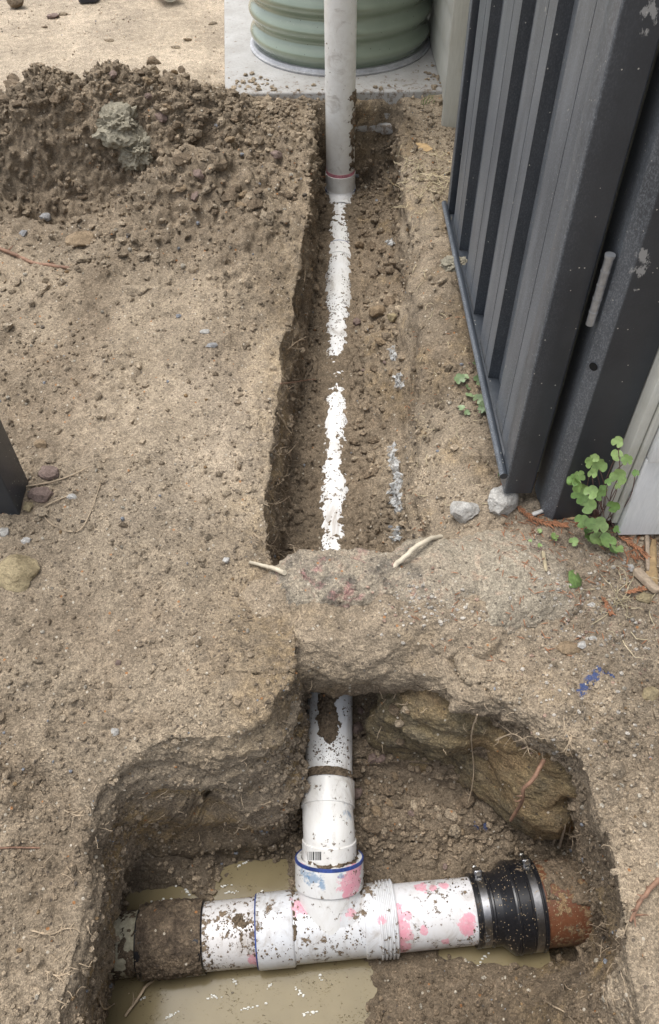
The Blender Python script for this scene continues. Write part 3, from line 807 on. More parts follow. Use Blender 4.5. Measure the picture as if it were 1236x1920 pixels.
# --- buried drain line, from the bend up to the foot of the downpipe
DP0 = np.array([PIPE_X(.545), .545, zpipe(.545)]); DP1 = np.array([PIPE_X(2.385), 2.385, zpipe(2.385)])
DD = nrm(DP1 - DP0); DL = np.linalg.norm(DP1 - DP0)
dp = empty('drain_pipe', tuple(DP0), label='long white drain pipe, half buried in the narrow trench', cat='pipe')
def at_local(o, par): o.matrix_parent_inverse = Matrix.Translation(-par.location); return o
o = part('barrel', hollow(DP0, DD, 0, DL, .045), M['pvc_branchpipe'], dp); at_local(o, dp)
def strip_mask(u, T, W):
    w_ = np.interp(u, [0, .10, .18, .45, .78, .86, 1], [.75, .62, .30, .34, .24, -.2, -.6])
    dlt = np.abs(T - np.interp(u, [0, .5, 1], [1.47, 1.62, 1.75])); return (w_ - dlt) * 3.2
# theta where the crust lies: on the crown facing up
_a, _b, _d = frame(DD)
o = crust('dirt_crust', DP0, DD, .045, .035, .30, lambda u, T, W: (np.interp(u, [0, .12, .2, .45, .55, 1.], [-.6, .0, .50, .38, .52, .62]) - np.abs(T - np.interp(u, [0, .5, 1], [1.50, 1.60, 1.62]))) * 3.0, M['soil_damp'], dp, .006, 150, 90, 8, .3, 2.9); at_local(o, dp)
# collar joining two lengths further up the trench
jy = atz(636, 472, -.15)[1]; js = (jy - DP0[1]) / DD[1]
o = part('collar', hollow(DP0, DD, js - .055, js, .0475), M['pvc_branchpipe'], dp); at_local(o, dp)
o = part('glue_ring', lathe(DP0, DD, [(js + .0002, .0455), (js + .0002, .0472), (js + .002, .0472), (js + .002, .0455)]), M['blue'], dp); at_local(o, dp)

# --- bend
bd = empty('pipe_bend', tuple(DP0), label='white elbow with small barcode, plugged into the tee branch', cat='pipe fitting')
pth = []; rad = []
e_up = BR; B0 = TC + BR * .118
end = DP0 + DD * .012; T0 = BR; T1 = DD
ctl = [B0, B0 + BR * .030]
Q0 = B0 + BR * .026; Q1 = DP0 - DD * .028
for i in range(13):
    t = i / 12; k = np.linalg.norm(Q1 - Q0) * .40
    h00 = 2 * t**3 - 3 * t**2 + 1; h10 = t**3 - 2 * t**2 + t; h01 = -2 * t**3 + 3 * t**2; h11 = t**3 - t**2
    pth.append(h00 * Q0 + h10 * 3 * k * BR + h01 * Q1 + h11 * 3 * k * DD)
m = MB(); m.tube([B0 - BR * .01] + pth + [DP0 - DD * .02], .0465, 64, False)
o = part('body', m, M['pvc_bend'], bd, sharp=40); at_local(o, bd)
o = part('socket', hollow(DP0 - DD * .035, DD, 0, .047, .0495), M['pvc_bend'], bd); at_local(o, bd)
o = part('spigot_collar', hollow(B0, BR, -.02, .030, .0487), M['pvc_bend'], bd); at_local(o, bd)
o = part('glue_ring', lathe(DP0, DD, [(.0125, .0452), (.0125, .0490), (.0142, .0470), (.0142, .0452)]), M['blue'], bd); at_local(o, bd)
o = crust('dirt_crust', DP0, DD, .0455, .010, .026, lambda u, T, W: (1.15 - np.abs(T - 1.35)) * 1.2, M['soil_damp'], bd, .006, 14, 90, 9, .1, 2.9, .6); at_local(o, bd)
# barcode sticker on the bend
def sticker(px0, px1, py, A, D, r, hpx, parent, cols=14, seed=1):
    rr = random.Random(seed); mb = MB(); px = px0
    while px < px1:
        w_ = rr.choice([.8, 1.3, 2.2]); q = [hitcyl(a_, b_, A, D, r + .0003) for a_, b_ in ((px, py - hpx), (px + w_, py - hpx), (px + w_, py + hpx), (px, py + hpx))]
        mb.add(q, [(0, 3, 2, 1)]); px += w_ + rr.choice([.9, 1.4, 2.0])
    return at_local(part('barcode', mb, M['black'], parent), parent)
sticker(577, 601, 1605, B0, BR, .0487, 8, bd)

# --- tee
tee = empty('tee_junction', tuple(TC), label='white tee fitting splashed with pink primer, centre of the pit', cat='pipe fitting')
sL, sR = along(485), along(738)
def P_(name, m, mat, sharp=35):
    return at_local(part(name, m, mat, tee, sharp=sharp), tee)
P_('body', lathe(ML, MD, [(along(548), .050), (along(548), .0575), (along(692), .0575), (along(692), .050)], 72), M['pvc_tee'])
P_('left_socket', lathe(ML, MD, [(sL, .053), (sL, .0605), (sL + .001, .0612), (along(549), .0612), (along(551), .0600), (along(553), .0575)], 72), M['pvc_tee'])
prof = [(along(680), .0570), (along(683), .0600), (along(704), .0602)]
s_ = along(707); e_ = along(741)
for i in range(5):
    a_ = s_ + (e_ - s_) * i / 5; b_ = s_ + (e_ - s_) * (i + 1) / 5; L_ = b_ - a_
    prof += [(a_ + L_ * .15, .0602), (a_ + L_ * .3, .0638), (a_ + L_ * .7, .0638), (a_ + L_ * .85, .0602)]
prof += [(e_, .0600), (e_, .0555)]
P_('ribbed_socket', lathe(ML, MD, prof, 72), M['pvc_tee'], 25)
P_('branch', lathe(TC, BR, [(0.0, .0570), (.068, .0570), (.069, .0608), (.071, .0612), (.1165, .0612), (.118, .0600), (.118, .0500), (.09, .0495)], 72), M['pvc_branch'])
m = MB(); sw = []
for i in range(11):
    t = i / 10; p0 = TC + MD * .075; p1 = TC + BR * .075; c_ = TC + BR * .004 + MD * .004
    sw.append((1 - t) ** 2 * p0 + 2 * t * (1 - t) * c_ + t * t * p1)
m.tube(sw, .0548, 48, False); P_('swept_shoulder', m, M['pvc_tee'], 60)
P_('glue_ring', lathe(ML, MD, [(sL - .0025, .0552), (sL - .0025, .0600), (sL - .0002, .0606), (sL - .0002, .0552)]), M['blue'])
P_('blue_rim', lathe(TC, BR, [(.1135, .0613), (.1135, .0616), (.1186, .0612), (.1192, .0592), (.1186, .0585)]), M['blue'])
o = crust('dirt_crust', TC, BR, .0470, .108, .124, lambda u, T, W: (.9 - np.abs(np.abs(T) - .9)) * .7 + (u < .8) * .2, M['soil_damp'], tee, .010, 14, 130, 5, jag=.9); at_local(o, tee)
o = crust('dirt_crust', ML, MD, .0575, along(542), along(566), lambda u, T, W: (.16 - np.abs(u - .5 - .1 * np.sin(T * 5))) * 3 - .5 * (np.abs(T - 1.9) > .9), M['soil_damp'], tee, .003, 40, 120, 6, 0, 3.1, .8); at_local(o, tee)

# --- main pipe pieces
pr = empty('pipe_section', tuple(onmain(810)), label='short white pipe between tee and black coupling, pink stains', cat='pipe')
at_local(part('barrel', hollow(ML, MD, sR - .03, along(905), .055), M['pvc_right'], pr), pr)
rr = random.Random(5); mb = MB(); px = 858
while px < 884:
    w_ = rr.choice([.8, 1.4, 2]); mb.add([hitcyl(a_, b_, ML, MD, .0553) for a_, b_ in ((px, 1762), (px + w_, 1762), (px + w_, 1772), (px, 1772))], [(0, 3, 2, 1)]); px += w_ + rr.choice([1, 1.5])
at_local(part('barcode', mb, M['black'], pr), pr)
pl = empty('pipe_section', tuple(onmain(440)), label='short muddy white pipe between tee and mud coated coupling', cat='pipe')
at_local(part('barrel', hollow(ML, MD, along(370), sL + .03, .055), M['pvc_left'], pl), pl)
o = crust('dirt_crust', ML, MD, .055, along(392), along(480), lambda u, T, W: .45 - np.hypot((u - .6) * 2.2, (T - 1.75) * 1.9), M['soil_damp'], pl, .006, 60, 90, 15, .2, 3.0, .55); at_local(o, pl)
mc = empty('pipe_coupling', tuple(onmain(325)), label='black coupling thickly coated in brown mud, left end', cat='coupling')
at_local(part('sleeve', lathe(ML, MD, [(along(264), .045), (along(264), .058), (along(266), .0595), (along(384), .0595), (along(386), .058), (along(386), .050)]), M['rubber_dirty'], mc), mc)
o = crust('mud_coat', ML, MD, .0595, along(267), along(384), lambda u, T, W: .75 - .55 * np.abs(u - .5) * 2 - 1.3 * (T < .15) - 1.0 * (T > 2.95) , M['mud'], mc, .0055, 110, 140, 25, -.6, 3.6, .35); at_local(o, mc)
op = empty('old_pipe', tuple(onmain(230)), label='crusted old pipe end emerging from the left pit wall', cat='pipe')
at_local(part('barrel', lathe(ML, MD, [(along(90), .052), (along(266), .052), (along(266), .04)]), M['old_pipe'], op), op)
o = crust('lichen_crust', ML, MD, .052, along(195), along(264), lambda u, T, W: .0 + 0 * u, M['mud'], op, .004, 50, 90, 35, -.2, 3.0, .5); at_local(o, op)

rc = empty('rubber_coupling', tuple(onmain(940)), label='stepped black rubber coupling with two steel hose clamps', cat='coupling')
s0, s1, s2, s3 = along(884), along(934), along(948), along(1006)
at_local(part('sleeve', lathe(ML, MD, [(s0, .0552), (s0, .0600), (s0 + .001, .0612), (s0 + .006, .0612), (s0 + .007, .0595), (s0 + .027, .0595), (s0 + .028, .0612), (s0 + .031, .0615), (s0 + .033, .0600),
   (s1 - .003, .0605), (s1, .0625), (s2, .0735), (s2 + .003, .0765), (s2 + .006, .0770), (s2 + .007, .0750), (s2 + .010, .0750), (s2 + .011, .0772), (s2 + .014, .0772), (s2 + .0145, .0755), (s3 - .027, .0755), (s3 - .026, .0768), (s3 - .025, .0745), (s3 - .004, .0745), (s3 - .003, .0765), (s3 - .0005, .0765), (s3, .074), (s3, .070)], 80), M['rubber_dirty'], rc, sharp=30), rc)
def clamp(sc, r, w, phi):
    cl = at_local(part('clamp_band', lathe(ML, MD, [(sc - w / 2, r - .002), (sc - w / 2, r), (sc - w / 2 + .0004, r + .0004), (sc + w / 2 - .0004, r + .0004), (sc + w / 2, r), (sc + w / 2, r - .002)], 80), M['steel_dirty'], rc), rc)
    a, b_, d = frame(MD); u_ = math.cos(phi) * a + math.sin(phi) * b_; v2 = np.cross(d, u_)
    C = ML + MD * sc + u_ * (r + .005)
    def bx(cc, h):
        mm = MB(); mm.add([cc + sx * h[0] * d + sy * h[1] * v2 + sz * h[2] * u_ for sx, sy, sz in ((-1, -1, -1), (1, -1, -1), (1, 1, -1), (-1, 1, -1), (-1, -1, 1), (1, -1, 1), (1, 1, 1), (-1, 1, 1))],
               [(0, 3, 2, 1), (4, 5, 6, 7), (0, 1, 5, 4), (1, 2, 6, 5), (2, 3, 7, 6), (3, 0, 4, 7)]); return mm
    h = link('screw_housing', bx(C, (.0075, .010, .0055)).mesh('screw_housing', bevel=.002), M['steel_dirty'], cl)
    sc_ = MB(); sc_.tube([C - v2 * .019, C + v2 * .012], .0042, 10); link('screw', sc_.mesh('screw', True), M['steel'], cl)
    hd = MB(); hd.tube([C - v2 * .0235, C - v2 * .018], .0058, 6); link('screw_head', hd.mesh('screw_head'), M['steel'], cl)
    return cl
clamp(s0 + .017, .0600, .0135, 2.55)
clamp(s3 - .0145, .0750, .0135, 2.45)
tc = empty('clay_pipe', tuple(onmain(1060)), label='orange terracotta pipe running into the right pit wall', cat='pipe')
at_local(part('barrel', lathe(ML, MD, [(s3 - .03, .060), (s3 - .03, .0705), (along(1260), .0705)], 72), M['terracotta'], tc), tc)
o = crust('dirt_crust', ML, MD, .0705, s3 + .003, along(1150), lambda u, T, W: .15 + .5 * u - 1.0 * (T < .95 + .5 * (1 - u)), M['soil_damp'], tc, .006, 70, 110, 44, 0, 3.3, .7); at_local(o, tc)

# --- upright downpipe with elbow at its foot
UX, UY = .0512, 2.42
def zat(py): return aty(638, py, UY)[2]
up = empty('downpipe', (UX, UY, zpipe(2.42)), label='upright white downpipe standing in front of the green tank', cat='pipe')
zt, zb = zat(322), zat(352)
at_local(part('barrel', hollow((UX, UY, 0), (0, 0, 1), zb - .01, 2.25, .045), M['pvc_down'], up), up)
at_local(part('socket', hollow((UX, UY, 0), (0, 0, 1), zb, zt, .0478), M['pvc_down'], up), up)
at_local(part('pink_ring', lathe((UX, UY, 0), (0, 0, 1), [(zt + .0003, .0452), (zt + .0003, .0462), (zt + .010, .0455), (zt + .010, .0445)]), M['pink'], up), up)
at_local(part('glue_ring', lathe((UX, UY, 0), (0, 0, 1), [(zb - .006, .0470), (zb - .006, .0493), (zb - .0003, .0493), (zb - .0003, .0470)]), M['blue'], up), up)
el = MB(); pts = []
ez = zpipe(2.36); rad_ = .055; top_ = zb - .004
for i in range(11):
    a_ = i / 10 * (math.pi / 2 - .09)
    pts.append(np.array([UX, UY - rad_ * (1 - math.cos(a_)), ez + rad_ - rad_ * math.sin(a_)]))
el.tube([np.array([UX, UY, top_])] + pts + [pts[-1] - DD * .03], .0488, 48, False)
at_local(part('elbow', el, M['pvc_branchpipe'], up, sharp=60), up)
o = crust('dirt_crust', (UX, UY, 0), (0, 0, 1), .045, zt + .02, zat(165), lambda u, T, W: (.22 - np.abs(T + 2.62 - .12 * np.sin(u * 5))) * 2.2 + .35 * (u > .85) - .12, M['soil_damp'], up, .006, 130, 90, 51, -3.4, -1.6, .9); at_local(o, up)

# ================================================================== SLAB, TANK, WALLS
def concrete():
    m, nt, b = mat_new('concrete'); n = N(nt); P = n.pos()
    a, _ = n.noise(P, 9, 5, .6); f, _ = n.noise(P, 120, 5, .7); d, _ = n.noise(P, 60, 6, .75)
    dist = n.node('ShaderNodeSeparateXYZ'); n.l(P, dist.inputs[0])
    front = n.math('DIVIDE', n.math('SUBTRACT', 2.66, dist.outputs[1]), .30, clamp=True)
    c = n.mix(n.ramp(a, [(.35, 0), (.65, 1)]), (0.44, 0.43, 0.41), (0.35, 0.335, 0.31))
    c = n.mix(1.0, c, n.ramp(f, [(.3, .86), (.7, 1.1)]), 'MULTIPLY')
    k = n.ramp(n.math('ADD', d, n.math('MULTIPLY', front, .17)), [(.60, 0), (.66, .85)])
    c = n.mix(k, c, (.17, .125, .085))
    n.l(c, b.inputs['Base Color']); b.inputs['Roughness'].default_value = .8
    n.l(n.bump(d, .4, .003), b.inputs['Normal']); return m
M['concrete'] = concrete()
slab = MB()
sl = [(-.300, 2.500), (.372, 2.497), (.372, 3.75), (-.400, 3.75)]
zt_, zb_ = .176, .085
slab.add([(a, b_, zb_) for a, b_ in sl] + [(a, b_, zt_) for a, b_ in sl], [(3, 2, 1, 0), (4, 5, 6, 7), (0, 1, 5, 4), (1, 2, 6, 5), (2, 3, 7, 6), (3, 0, 4, 7)])
so = link('concrete_slab', slab.mesh('concrete_slab', bevel=.006), M['concrete'])
tag(so, 'grey concrete slab with soil crumbs, under the green tank', 'slab')
ft = MB()
for i in range(6):
    ft.box(-.07 + i * .05, -.012 + i * .05, 2.478 + rng.random() * .012, 2.52, .045 + rng.random() * .02, .0845)
link('footing', ft.mesh('footing', bevel=.008), M['concrete'], so)

def tank_mat():
    m, nt, b = mat_new('green_tank_steel'); n = N(nt); P = n.pos()
    a, _ = n.noise(P, 10, 4, .6); v = n.voro(P, 150); f, _ = n.noise(P, 90, 4, .7)
    c = n.mix(n.ramp(a, [(.35, 0), (.7, 1)]), (0.285, 0.335, 0.255), (0.25, 0.30, 0.225))
    k = n.math('MULTIPLY', n.math('GREATER_THAN', n.sep(v['Color'])[0], .93), n.math('LESS_THAN', v['Distance'], .18))
    c = n.mix(n.math('MULTIPLY', k, .5), c, (.5, .5, .45))
    k = n.math('MULTIPLY', n.math('GREATER_THAN', n.sep(v['Color'])[1], .95), n.math('LESS_THAN', v['Distance'], .2))
    c = n.mix(n.math('MULTIPLY', k, .8), c, (.05, .04, .03))
    n.l(c, b.inputs['Base Color']); n.l(n.ramp(f, [(.3, .24), (.7, .27)]), b.inputs['Roughness']); b.inputs['Metallic'].default_value = .25
    b.inputs['Coat Weight'].default_value = .8; b.inputs['Coat Roughness'].default_value = .12; return m
M['tank'] = tank_mat(); M['galv'] = plain('galvanised_flashing', (.46, .46, .47), .5, .3, vary=.2, scale=80)
TX, TY, TR, TZ = .060, 2.915, .292, zt_
tk = empty('rainwater_tank', (TX, TY, TZ), label='round corrugated green water tank on the concrete slab', cat='tank')
prof = []
pitch = .066; z0 = .012; z = z0
prof.append((z0, TR - .012))
for i in range(int(1.5 / pitch) * 10 + 1):
    ph = i / 10 * 2 * math.pi
    prof.append((z0 + .004 + i / 10 * pitch, TR - .010 + .019 * ((.5 - .5 * math.cos(ph)) ** .75)))
zt2 = prof[-1][0]
prof += [(zt2 + .02, TR), (zt2 + .05, TR * .6), (zt2 + .07, .01)]
at_local(part('corrugated_wall', lathe((TX, TY, TZ), (0, 0, 1), prof, 160), M['tank'], tk, sharp=70), tk)
at_local(part('base_ring', lathe((TX, TY, TZ), (0, 0, 1), [(.001, TR + .012), (.006, TR + .013), (.008, TR + .006), (.016, TR + .001), (.016, TR - .02), (.001, TR - .02), (.001, TR + .012)], 120), M['galv'], tk), tk)

def paint(name, c, cracks=True, dirt=.3):
    m, nt, b = mat_new(name); n = N(nt); P = n.pos()
    g_, _ = n.noise(n.stretch(P, (3, 3, .35)), 60, 5, .7); a, _ = n.noise(P, 6, 5, .65); cr, _ = n.noise(n.stretch(P, (1.0, 1, .22)), 42, 5, .75, .6); bl, _ = n.noise(n.stretch(P, (.3, 1, 1)), 45, 5, .7)
    cc = n.mix(n.ramp(a, [(.35, 0), (.75, dirt)]), c, tuple(q * k for q, k in zip(c, (.72, .68, .58))))
    cc = n.mix(1.0, cc, n.ramp(g_, [(.3, .9), (.7, 1.06)]), 'MULTIPLY')
    if cracks:
        cc = n.mix(n.ramp(cr, [(.315, .85), (.335, 0)]), cc, (.05, .045, .04))
        cc = n.mix(n.ramp(bl, [(.70, 0), (.73, .6)]), cc, (.08, .075, .065))
    n.l(cc, b.inputs['Base Color']); b.inputs['Roughness'].default_value = .6
    n.l(n.bump(g_, .35, .002), b.inputs['Normal']); return m
M['paint_grey'] = paint('pale_grey_paint', (.74, .75, .75))
M['paint_green'] = paint('grey_green_paint', (.58, .58, .53), False, .6)
# side wall of the house beyond the gate: lapped boards
hw = empty('house_wall', (.37, 2.2, .1), label='pale grey green weatherboard wall beside the green tank', cat='wall')
zb0 = .09; bh = .10
for i in range(22):
    bm_ = MB(); z0_, z1_ = zb0 + i * bh, zb0 + (i + 1) * bh + .008
    x0_, x1_ = .360, .372
    bm_.add([(x0_, 2.385, z0_), (.40, 2.385, z0_), (.40, 4.6, z0_), (x0_, 4.6, z0_), (x0_ + .005, 2.385, z1_), (.40, 2.385, z1_), (.40, 4.6, z1_), (x0_ + .005, 4.6, z1_)],
            [(0, 3, 2, 1), (4, 5, 6, 7), (0, 1, 5, 4), (1, 2, 6, 5), (2, 3, 7, 6), (3, 0, 4, 7)])
    at_local(link('weatherboard', bm_.mesh('weatherboard', bevel=.0015), M['paint_green'], hw), hw)
m = MB(); m.box(.401, .50, 1.06, 4.6, .0, 2.3); at_local(link('wall_core', m.mesh('wall_core'), M['paint_green'], hw), hw)  # core stretch behind the gate added to darken the gap by the post

m = MB(); m.box(.352, .40, 2.366, 2.3845, .07, 2.3); at_local(link('corner_trim', m.mesh('corner_trim', bevel=.002), M['paint_green'], hw), hw)
# house corner at the right: painted boards facing the camera
hc = empty('house_corner', (.53, .9, 0), label='cracked light grey painted timber wall at the right edge', cat='wall')
HX, HY = .530, .895
zc0 = .012
for i in range(11):
    bm_ = MB(); z0_ = zc0 + i * .19; z1_ = z0_ + .186
    bm_.add([(HX, HY - .010, z0_), (2.6, HY - .010, z0_), (2.6, HY + .03, z0_), (HX, HY + .03, z0_), (HX, HY, z1_), (2.6, HY, z1_), (2.6, HY + .03, z1_), (HX, HY + .03, z1_)],
            [(0, 3, 2, 1), (4, 5, 6, 7), (0, 1, 5, 4), (1, 2, 6, 5), (2, 3, 7, 6), (3, 0, 4, 7)])
    at_local(link('weatherboard', bm_.mesh('weatherboard', bevel=.002), M['paint_grey'], hc), hc)
m = MB(); m.box(HX + .002, 2.6, HY + .031, HY + .12, .0, 2.3); at_local(link('wall_core', m.mesh('wall_core'), M['paint_green'], hc), hc)
for k, (x0_, x1_, y0_) in enumerate(((.500, .516, .905), (.5175, .5285, .899))):
    for j in range(6):
        m = MB(); m.box(x0_, x1_, y0_, y0_ + .10, .03 + j * .38, .03 + j * .38 + .377)
        at_local(link('corner_trim', m.mesh('corner_trim', bevel=.002), M['paint_green'], hc), hc)

# ================================================================== GATE AND POSTS
def steel_paint():
    m, nt, b = mat_new('charcoal_painted_steel'); n = N(nt); P = n.pos()
    s = n.node('ShaderNodeSeparateXYZ'); n.l(P, s.inputs[0])
    lowf = n.math('DIVIDE', n.math('SUBTRACT', .95, s.outputs[2]), .9, clamp=True)
    a, _ = n.noise(P, 12, 4, .6); f, _ = n.noise(n.stretch(P, (1.5, 1.5, .9)), 300, 4, .75); v = n.voro(P, 260); sm, _ = n.noise(n.stretch(P, (2, 2, .3)), 14, 4, .6); v2 = n.voro(n.stretch(P, (1, 1, .45)), 75)
    c = n.mix(n.ramp(a, [(.35, 0), (.65, 1)]), (0.026, 0.031, 0.039), (0.036, 0.042, 0.051))
    gn = n.node('ShaderNodeSeparateXYZ'); n.l(n.node('ShaderNodeNewGeometry').outputs['Normal'], gn.inputs[0])
    yard = n.math('MAXIMUM', n.math('MULTIPLY', gn.outputs[0], -1.0), 0.0, clamp=True)      # dust made paler on yard-facing sides: sky reflection put into its colour
    dust_sheen = n.math('MULTIPLY', n.ramp(f, [(.47, 0), (.68, 1)]), n.math('ADD', .03, n.math('MULTIPLY', yard, n.math('ADD', .46, n.math('MULTIPLY', lowf, .42)))))
    c = n.mix(dust_sheen, c, (.335, .365, .40))
    c = n.mix(n.math('MULTIPLY', yard, n.ramp(sm, [(.4, .16), (.75, .40)])), c, (.33, .355, .385))  # streaky sheen of sky painted on those same sides
    k = n.math('MULTIPLY', n.math('GREATER_THAN', n.sep(v['Color'])[0], .985), n.math('LESS_THAN', v['Distance'], .28))
    c = n.mix(n.math('MULTIPLY', k, .8), c, (.55, .53, .47))
    k = n.math('MULTIPLY', n.math('GREATER_THAN', n.sep(v2['Color'])[1], .965), n.math('LESS_THAN', v2['Distance'], .12))
    c = n.mix(n.math('MULTIPLY', k, .8), c, (.55, .53, .46))
    wobs, _ = n.noise(n.stretch(P, (1, 1, .5)), 90, 5, .75); wobs = n.math('MULTIPLY', n.math('SUBTRACT', wobs, .5), 5.5)
    for q_, r_s in ((aty(1205, 480, .934), .009), (aty(1198, 510, .934), .008), (aty(1190, 545, .934), .005), (aty(1222, 22, .964), .011), (aty(1212, 60, .964), .006)):
        c = n.mix(n.math('MULTIPLY', n.near(P, q_, r_s, wobs, .3), .7), c, (.42, .42, .41))
    n.l(c, b.inputs['Base Color']); n.l(n.ramp(f, [(.4, .33), (.7, .5)]), b.inputs['Roughness'])
    b.inputs['Specular IOR Level'].default_value = .5
    n.l(n.bump(f, .05, .001), b.inputs['Normal']); return m
M['charcoal'] = steel_paint()
GX = .3315; GZ0, GZ1 = .052, 1.86
YN0, YN1 = .965, 1.965                                 # near and far ends of the gate
ga = empty('gate', (GX, 1.46, GZ0), label='dark charcoal ribbed steel gate standing open on the right', cat='gate')
def gp(name, m, mat=None): return at_local(link(name, m, mat or M['charcoal'], ga), ga)
m = MB(); m.box(GX - .004, GX + .050, YN0, YN0 + .052, GZ0 - .012, GZ1); gp('near_stile', m.mesh('stile', bevel=.004))
m = MB(); m.box(GX - .004, GX + .040, YN1 - .03, YN1, GZ0, GZ1); gp('far_stile', m.mesh('stile', bevel=.003))
m = MB(); m.box(GX - .002, GX + .040, YN0 + .053, YN1 - .031, GZ0 - .004, GZ0 + .028); gp('bottom_rail', m.mesh('rail', bevel=.003))
m = MB(); m.box(GX - .002, GX + .040, YN0 + .053, YN1 - .031, GZ1 - .04, GZ1); gp('top_rail', m.mesh('rail', bevel=.003))
m = MB(); m.tube([(GX - .0105, YN0 + .002, GZ0 + .036), (GX - .010, YN1 + .012, GZ0 + .036)], .0075, 16); gp('drop_rod', m.mesh('rod', True))
m = MB(); m.tube([(GX + .030, 1.30, GZ0 + .036), (GX + .03, 1.30, GZ0 + .037)], .002, 6)
# ribbed sheet, each pan and each rib its own face of one folded sheet
steps = [atx(px, 0, GX)[1] for px in (1138, 1042, 975.5, 918)]
steps = sorted(steps)                                   # near -> far: step faces looking at the camera
prof = []; dpt = .022
yn = YN0 + .052
prof.append((GX + .004 + dpt, yn))
allst = steps + [YN1 - .03 + .05]
prev = yn
for st in steps:
    prof.append((GX + .004 + dpt, st - .004)); prof.append((GX + .004, st))
    nxt = [q for q in allst if q > st + .01][0]
    mid = st + (nxt - st) * .55
    prof.append((GX + .004, mid)); prof.append((GX + .004 + dpt, mid + .012))
prof.append((GX + .004 + dpt, YN1 - .031))
v = []; f = []
for (a_, b_) in prof: v += [(a_, b_, GZ0 + .029), (a_, b_, GZ1 - .041)]
nP = len(prof)
for (a_, b_) in prof: v += [(a_ + .0015, b_, GZ0 + .029), (a_ + .0015, b_, GZ1 - .041)]
for i in range(nP - 1):
    f.append((2 * i, 2 * i + 1, 2 * i + 3, 2 * i + 2)); j = 2 * nP; f.append((j + 2 * i, j + 2 * i + 2, j + 2 * i + 3, j + 2 * i + 1))
m = MB(); m.add(v, f); gp('ribbed_sheet', m.mesh('sheet'))
# small swages on the pans
for i in range(len(steps)):
    a_ = steps[i]; b_ = [q for q in allst if q > a_ + .01][0]
    for t in (.27,):
        yy = a_ + (b_ - a_) * t
        m = MB(); m.box(GX + .0035, GX + .0041, yy - .012, yy + .012, GZ0 + .03, GZ1 - .042); gp('swage', m.mesh('swage'))
# hinge on the near stile
hz0, hz1 = .34, .475
hy = YN0 + .004
ps, pe = aty(1143, 482, .955), aty(1106, 608, .955)
m = MB(); hxm = (ps[0] + pe[0]) / 2
M['hinge_metal'] = plain('dull_hinge_metal', (.36, .37, .38), .42, .5, vary=.3)
hg = gp('hinge', (lambda q: (q.tube([(hxm, .955, pe[2]), (hxm, .955, ps[2])], .0062, 16), q.mesh('hinge', True))[1])(MB()), M['hinge_metal'])
for i in range(1, 5):
    q = MB(); zz = pe[2] + (ps[2] - pe[2]) * i / 5; q.tube([(hxm, .955, zz - .0012), (hxm, .955, zz + .0012)], .0068, 16); link('knuckle', q.mesh('knuckle', True), M['hinge_metal'], hg)
q = MB(); q.tube([(hxm, .955, ps[2]), (hxm, .955, ps[2] + .004)], .0075, 16); link('pin_cap', q.mesh('pin_cap', True), M['hinge_metal'], hg)

PX0, PX1, PY0, PY1 = .404, .4985, .935, 1.02
po = empty('gate_post', (PX0, PY0, 0), label='thick dark steel gate post with small hole, beside the hinge', cat='post')
m = MB()
ch = .018
pl_ = [(PX0, PY0 + ch), (PX0 + ch, PY0), (PX1, PY0), (PX1, PY1), (PX0, PY1)]
k = len(pl_); m.add([(a, b_, -.03) for a, b_ in pl_] + [(a, b_, 1.95) for a, b_ in pl_], [tuple(range(k))[::-1], tuple(range(k, 2 * k))] + [(i, (i + 1) % k, k + (i + 1) % k, k + i) for i in range(k)])
at_local(link('shaft', m.mesh('post_shaft', bevel=.002), M['charcoal'], po), po)
hp = aty(1105, 695, PY0 - .001)
m = MB(); m.tube([(PX0 + ch * .5 - .001, PY0 + ch * .5 - .001, hp[2]), (PX0 + ch * .5 - .0005, PY0 + ch * .5 - .0005, hp[2])], .007, 20); 
hole = at_local(link('bolt_hole', m.mesh('bolt_hole', True), plain('hole_black', (.004, .004, .004), .9), po), po)

lp0 = atz(44, 962, .0)
m = MB(); m.box(lp0[0] - .09, lp0[0] - .002, lp0[1] - .012, lp0[1] + .07, -.06, 1.7)
lpo = link('fence_post', m.mesh('fence_post', bevel=.003), M['charcoal'])
tag(lpo, 'dark steel post base at the left edge of the photo', 'post')

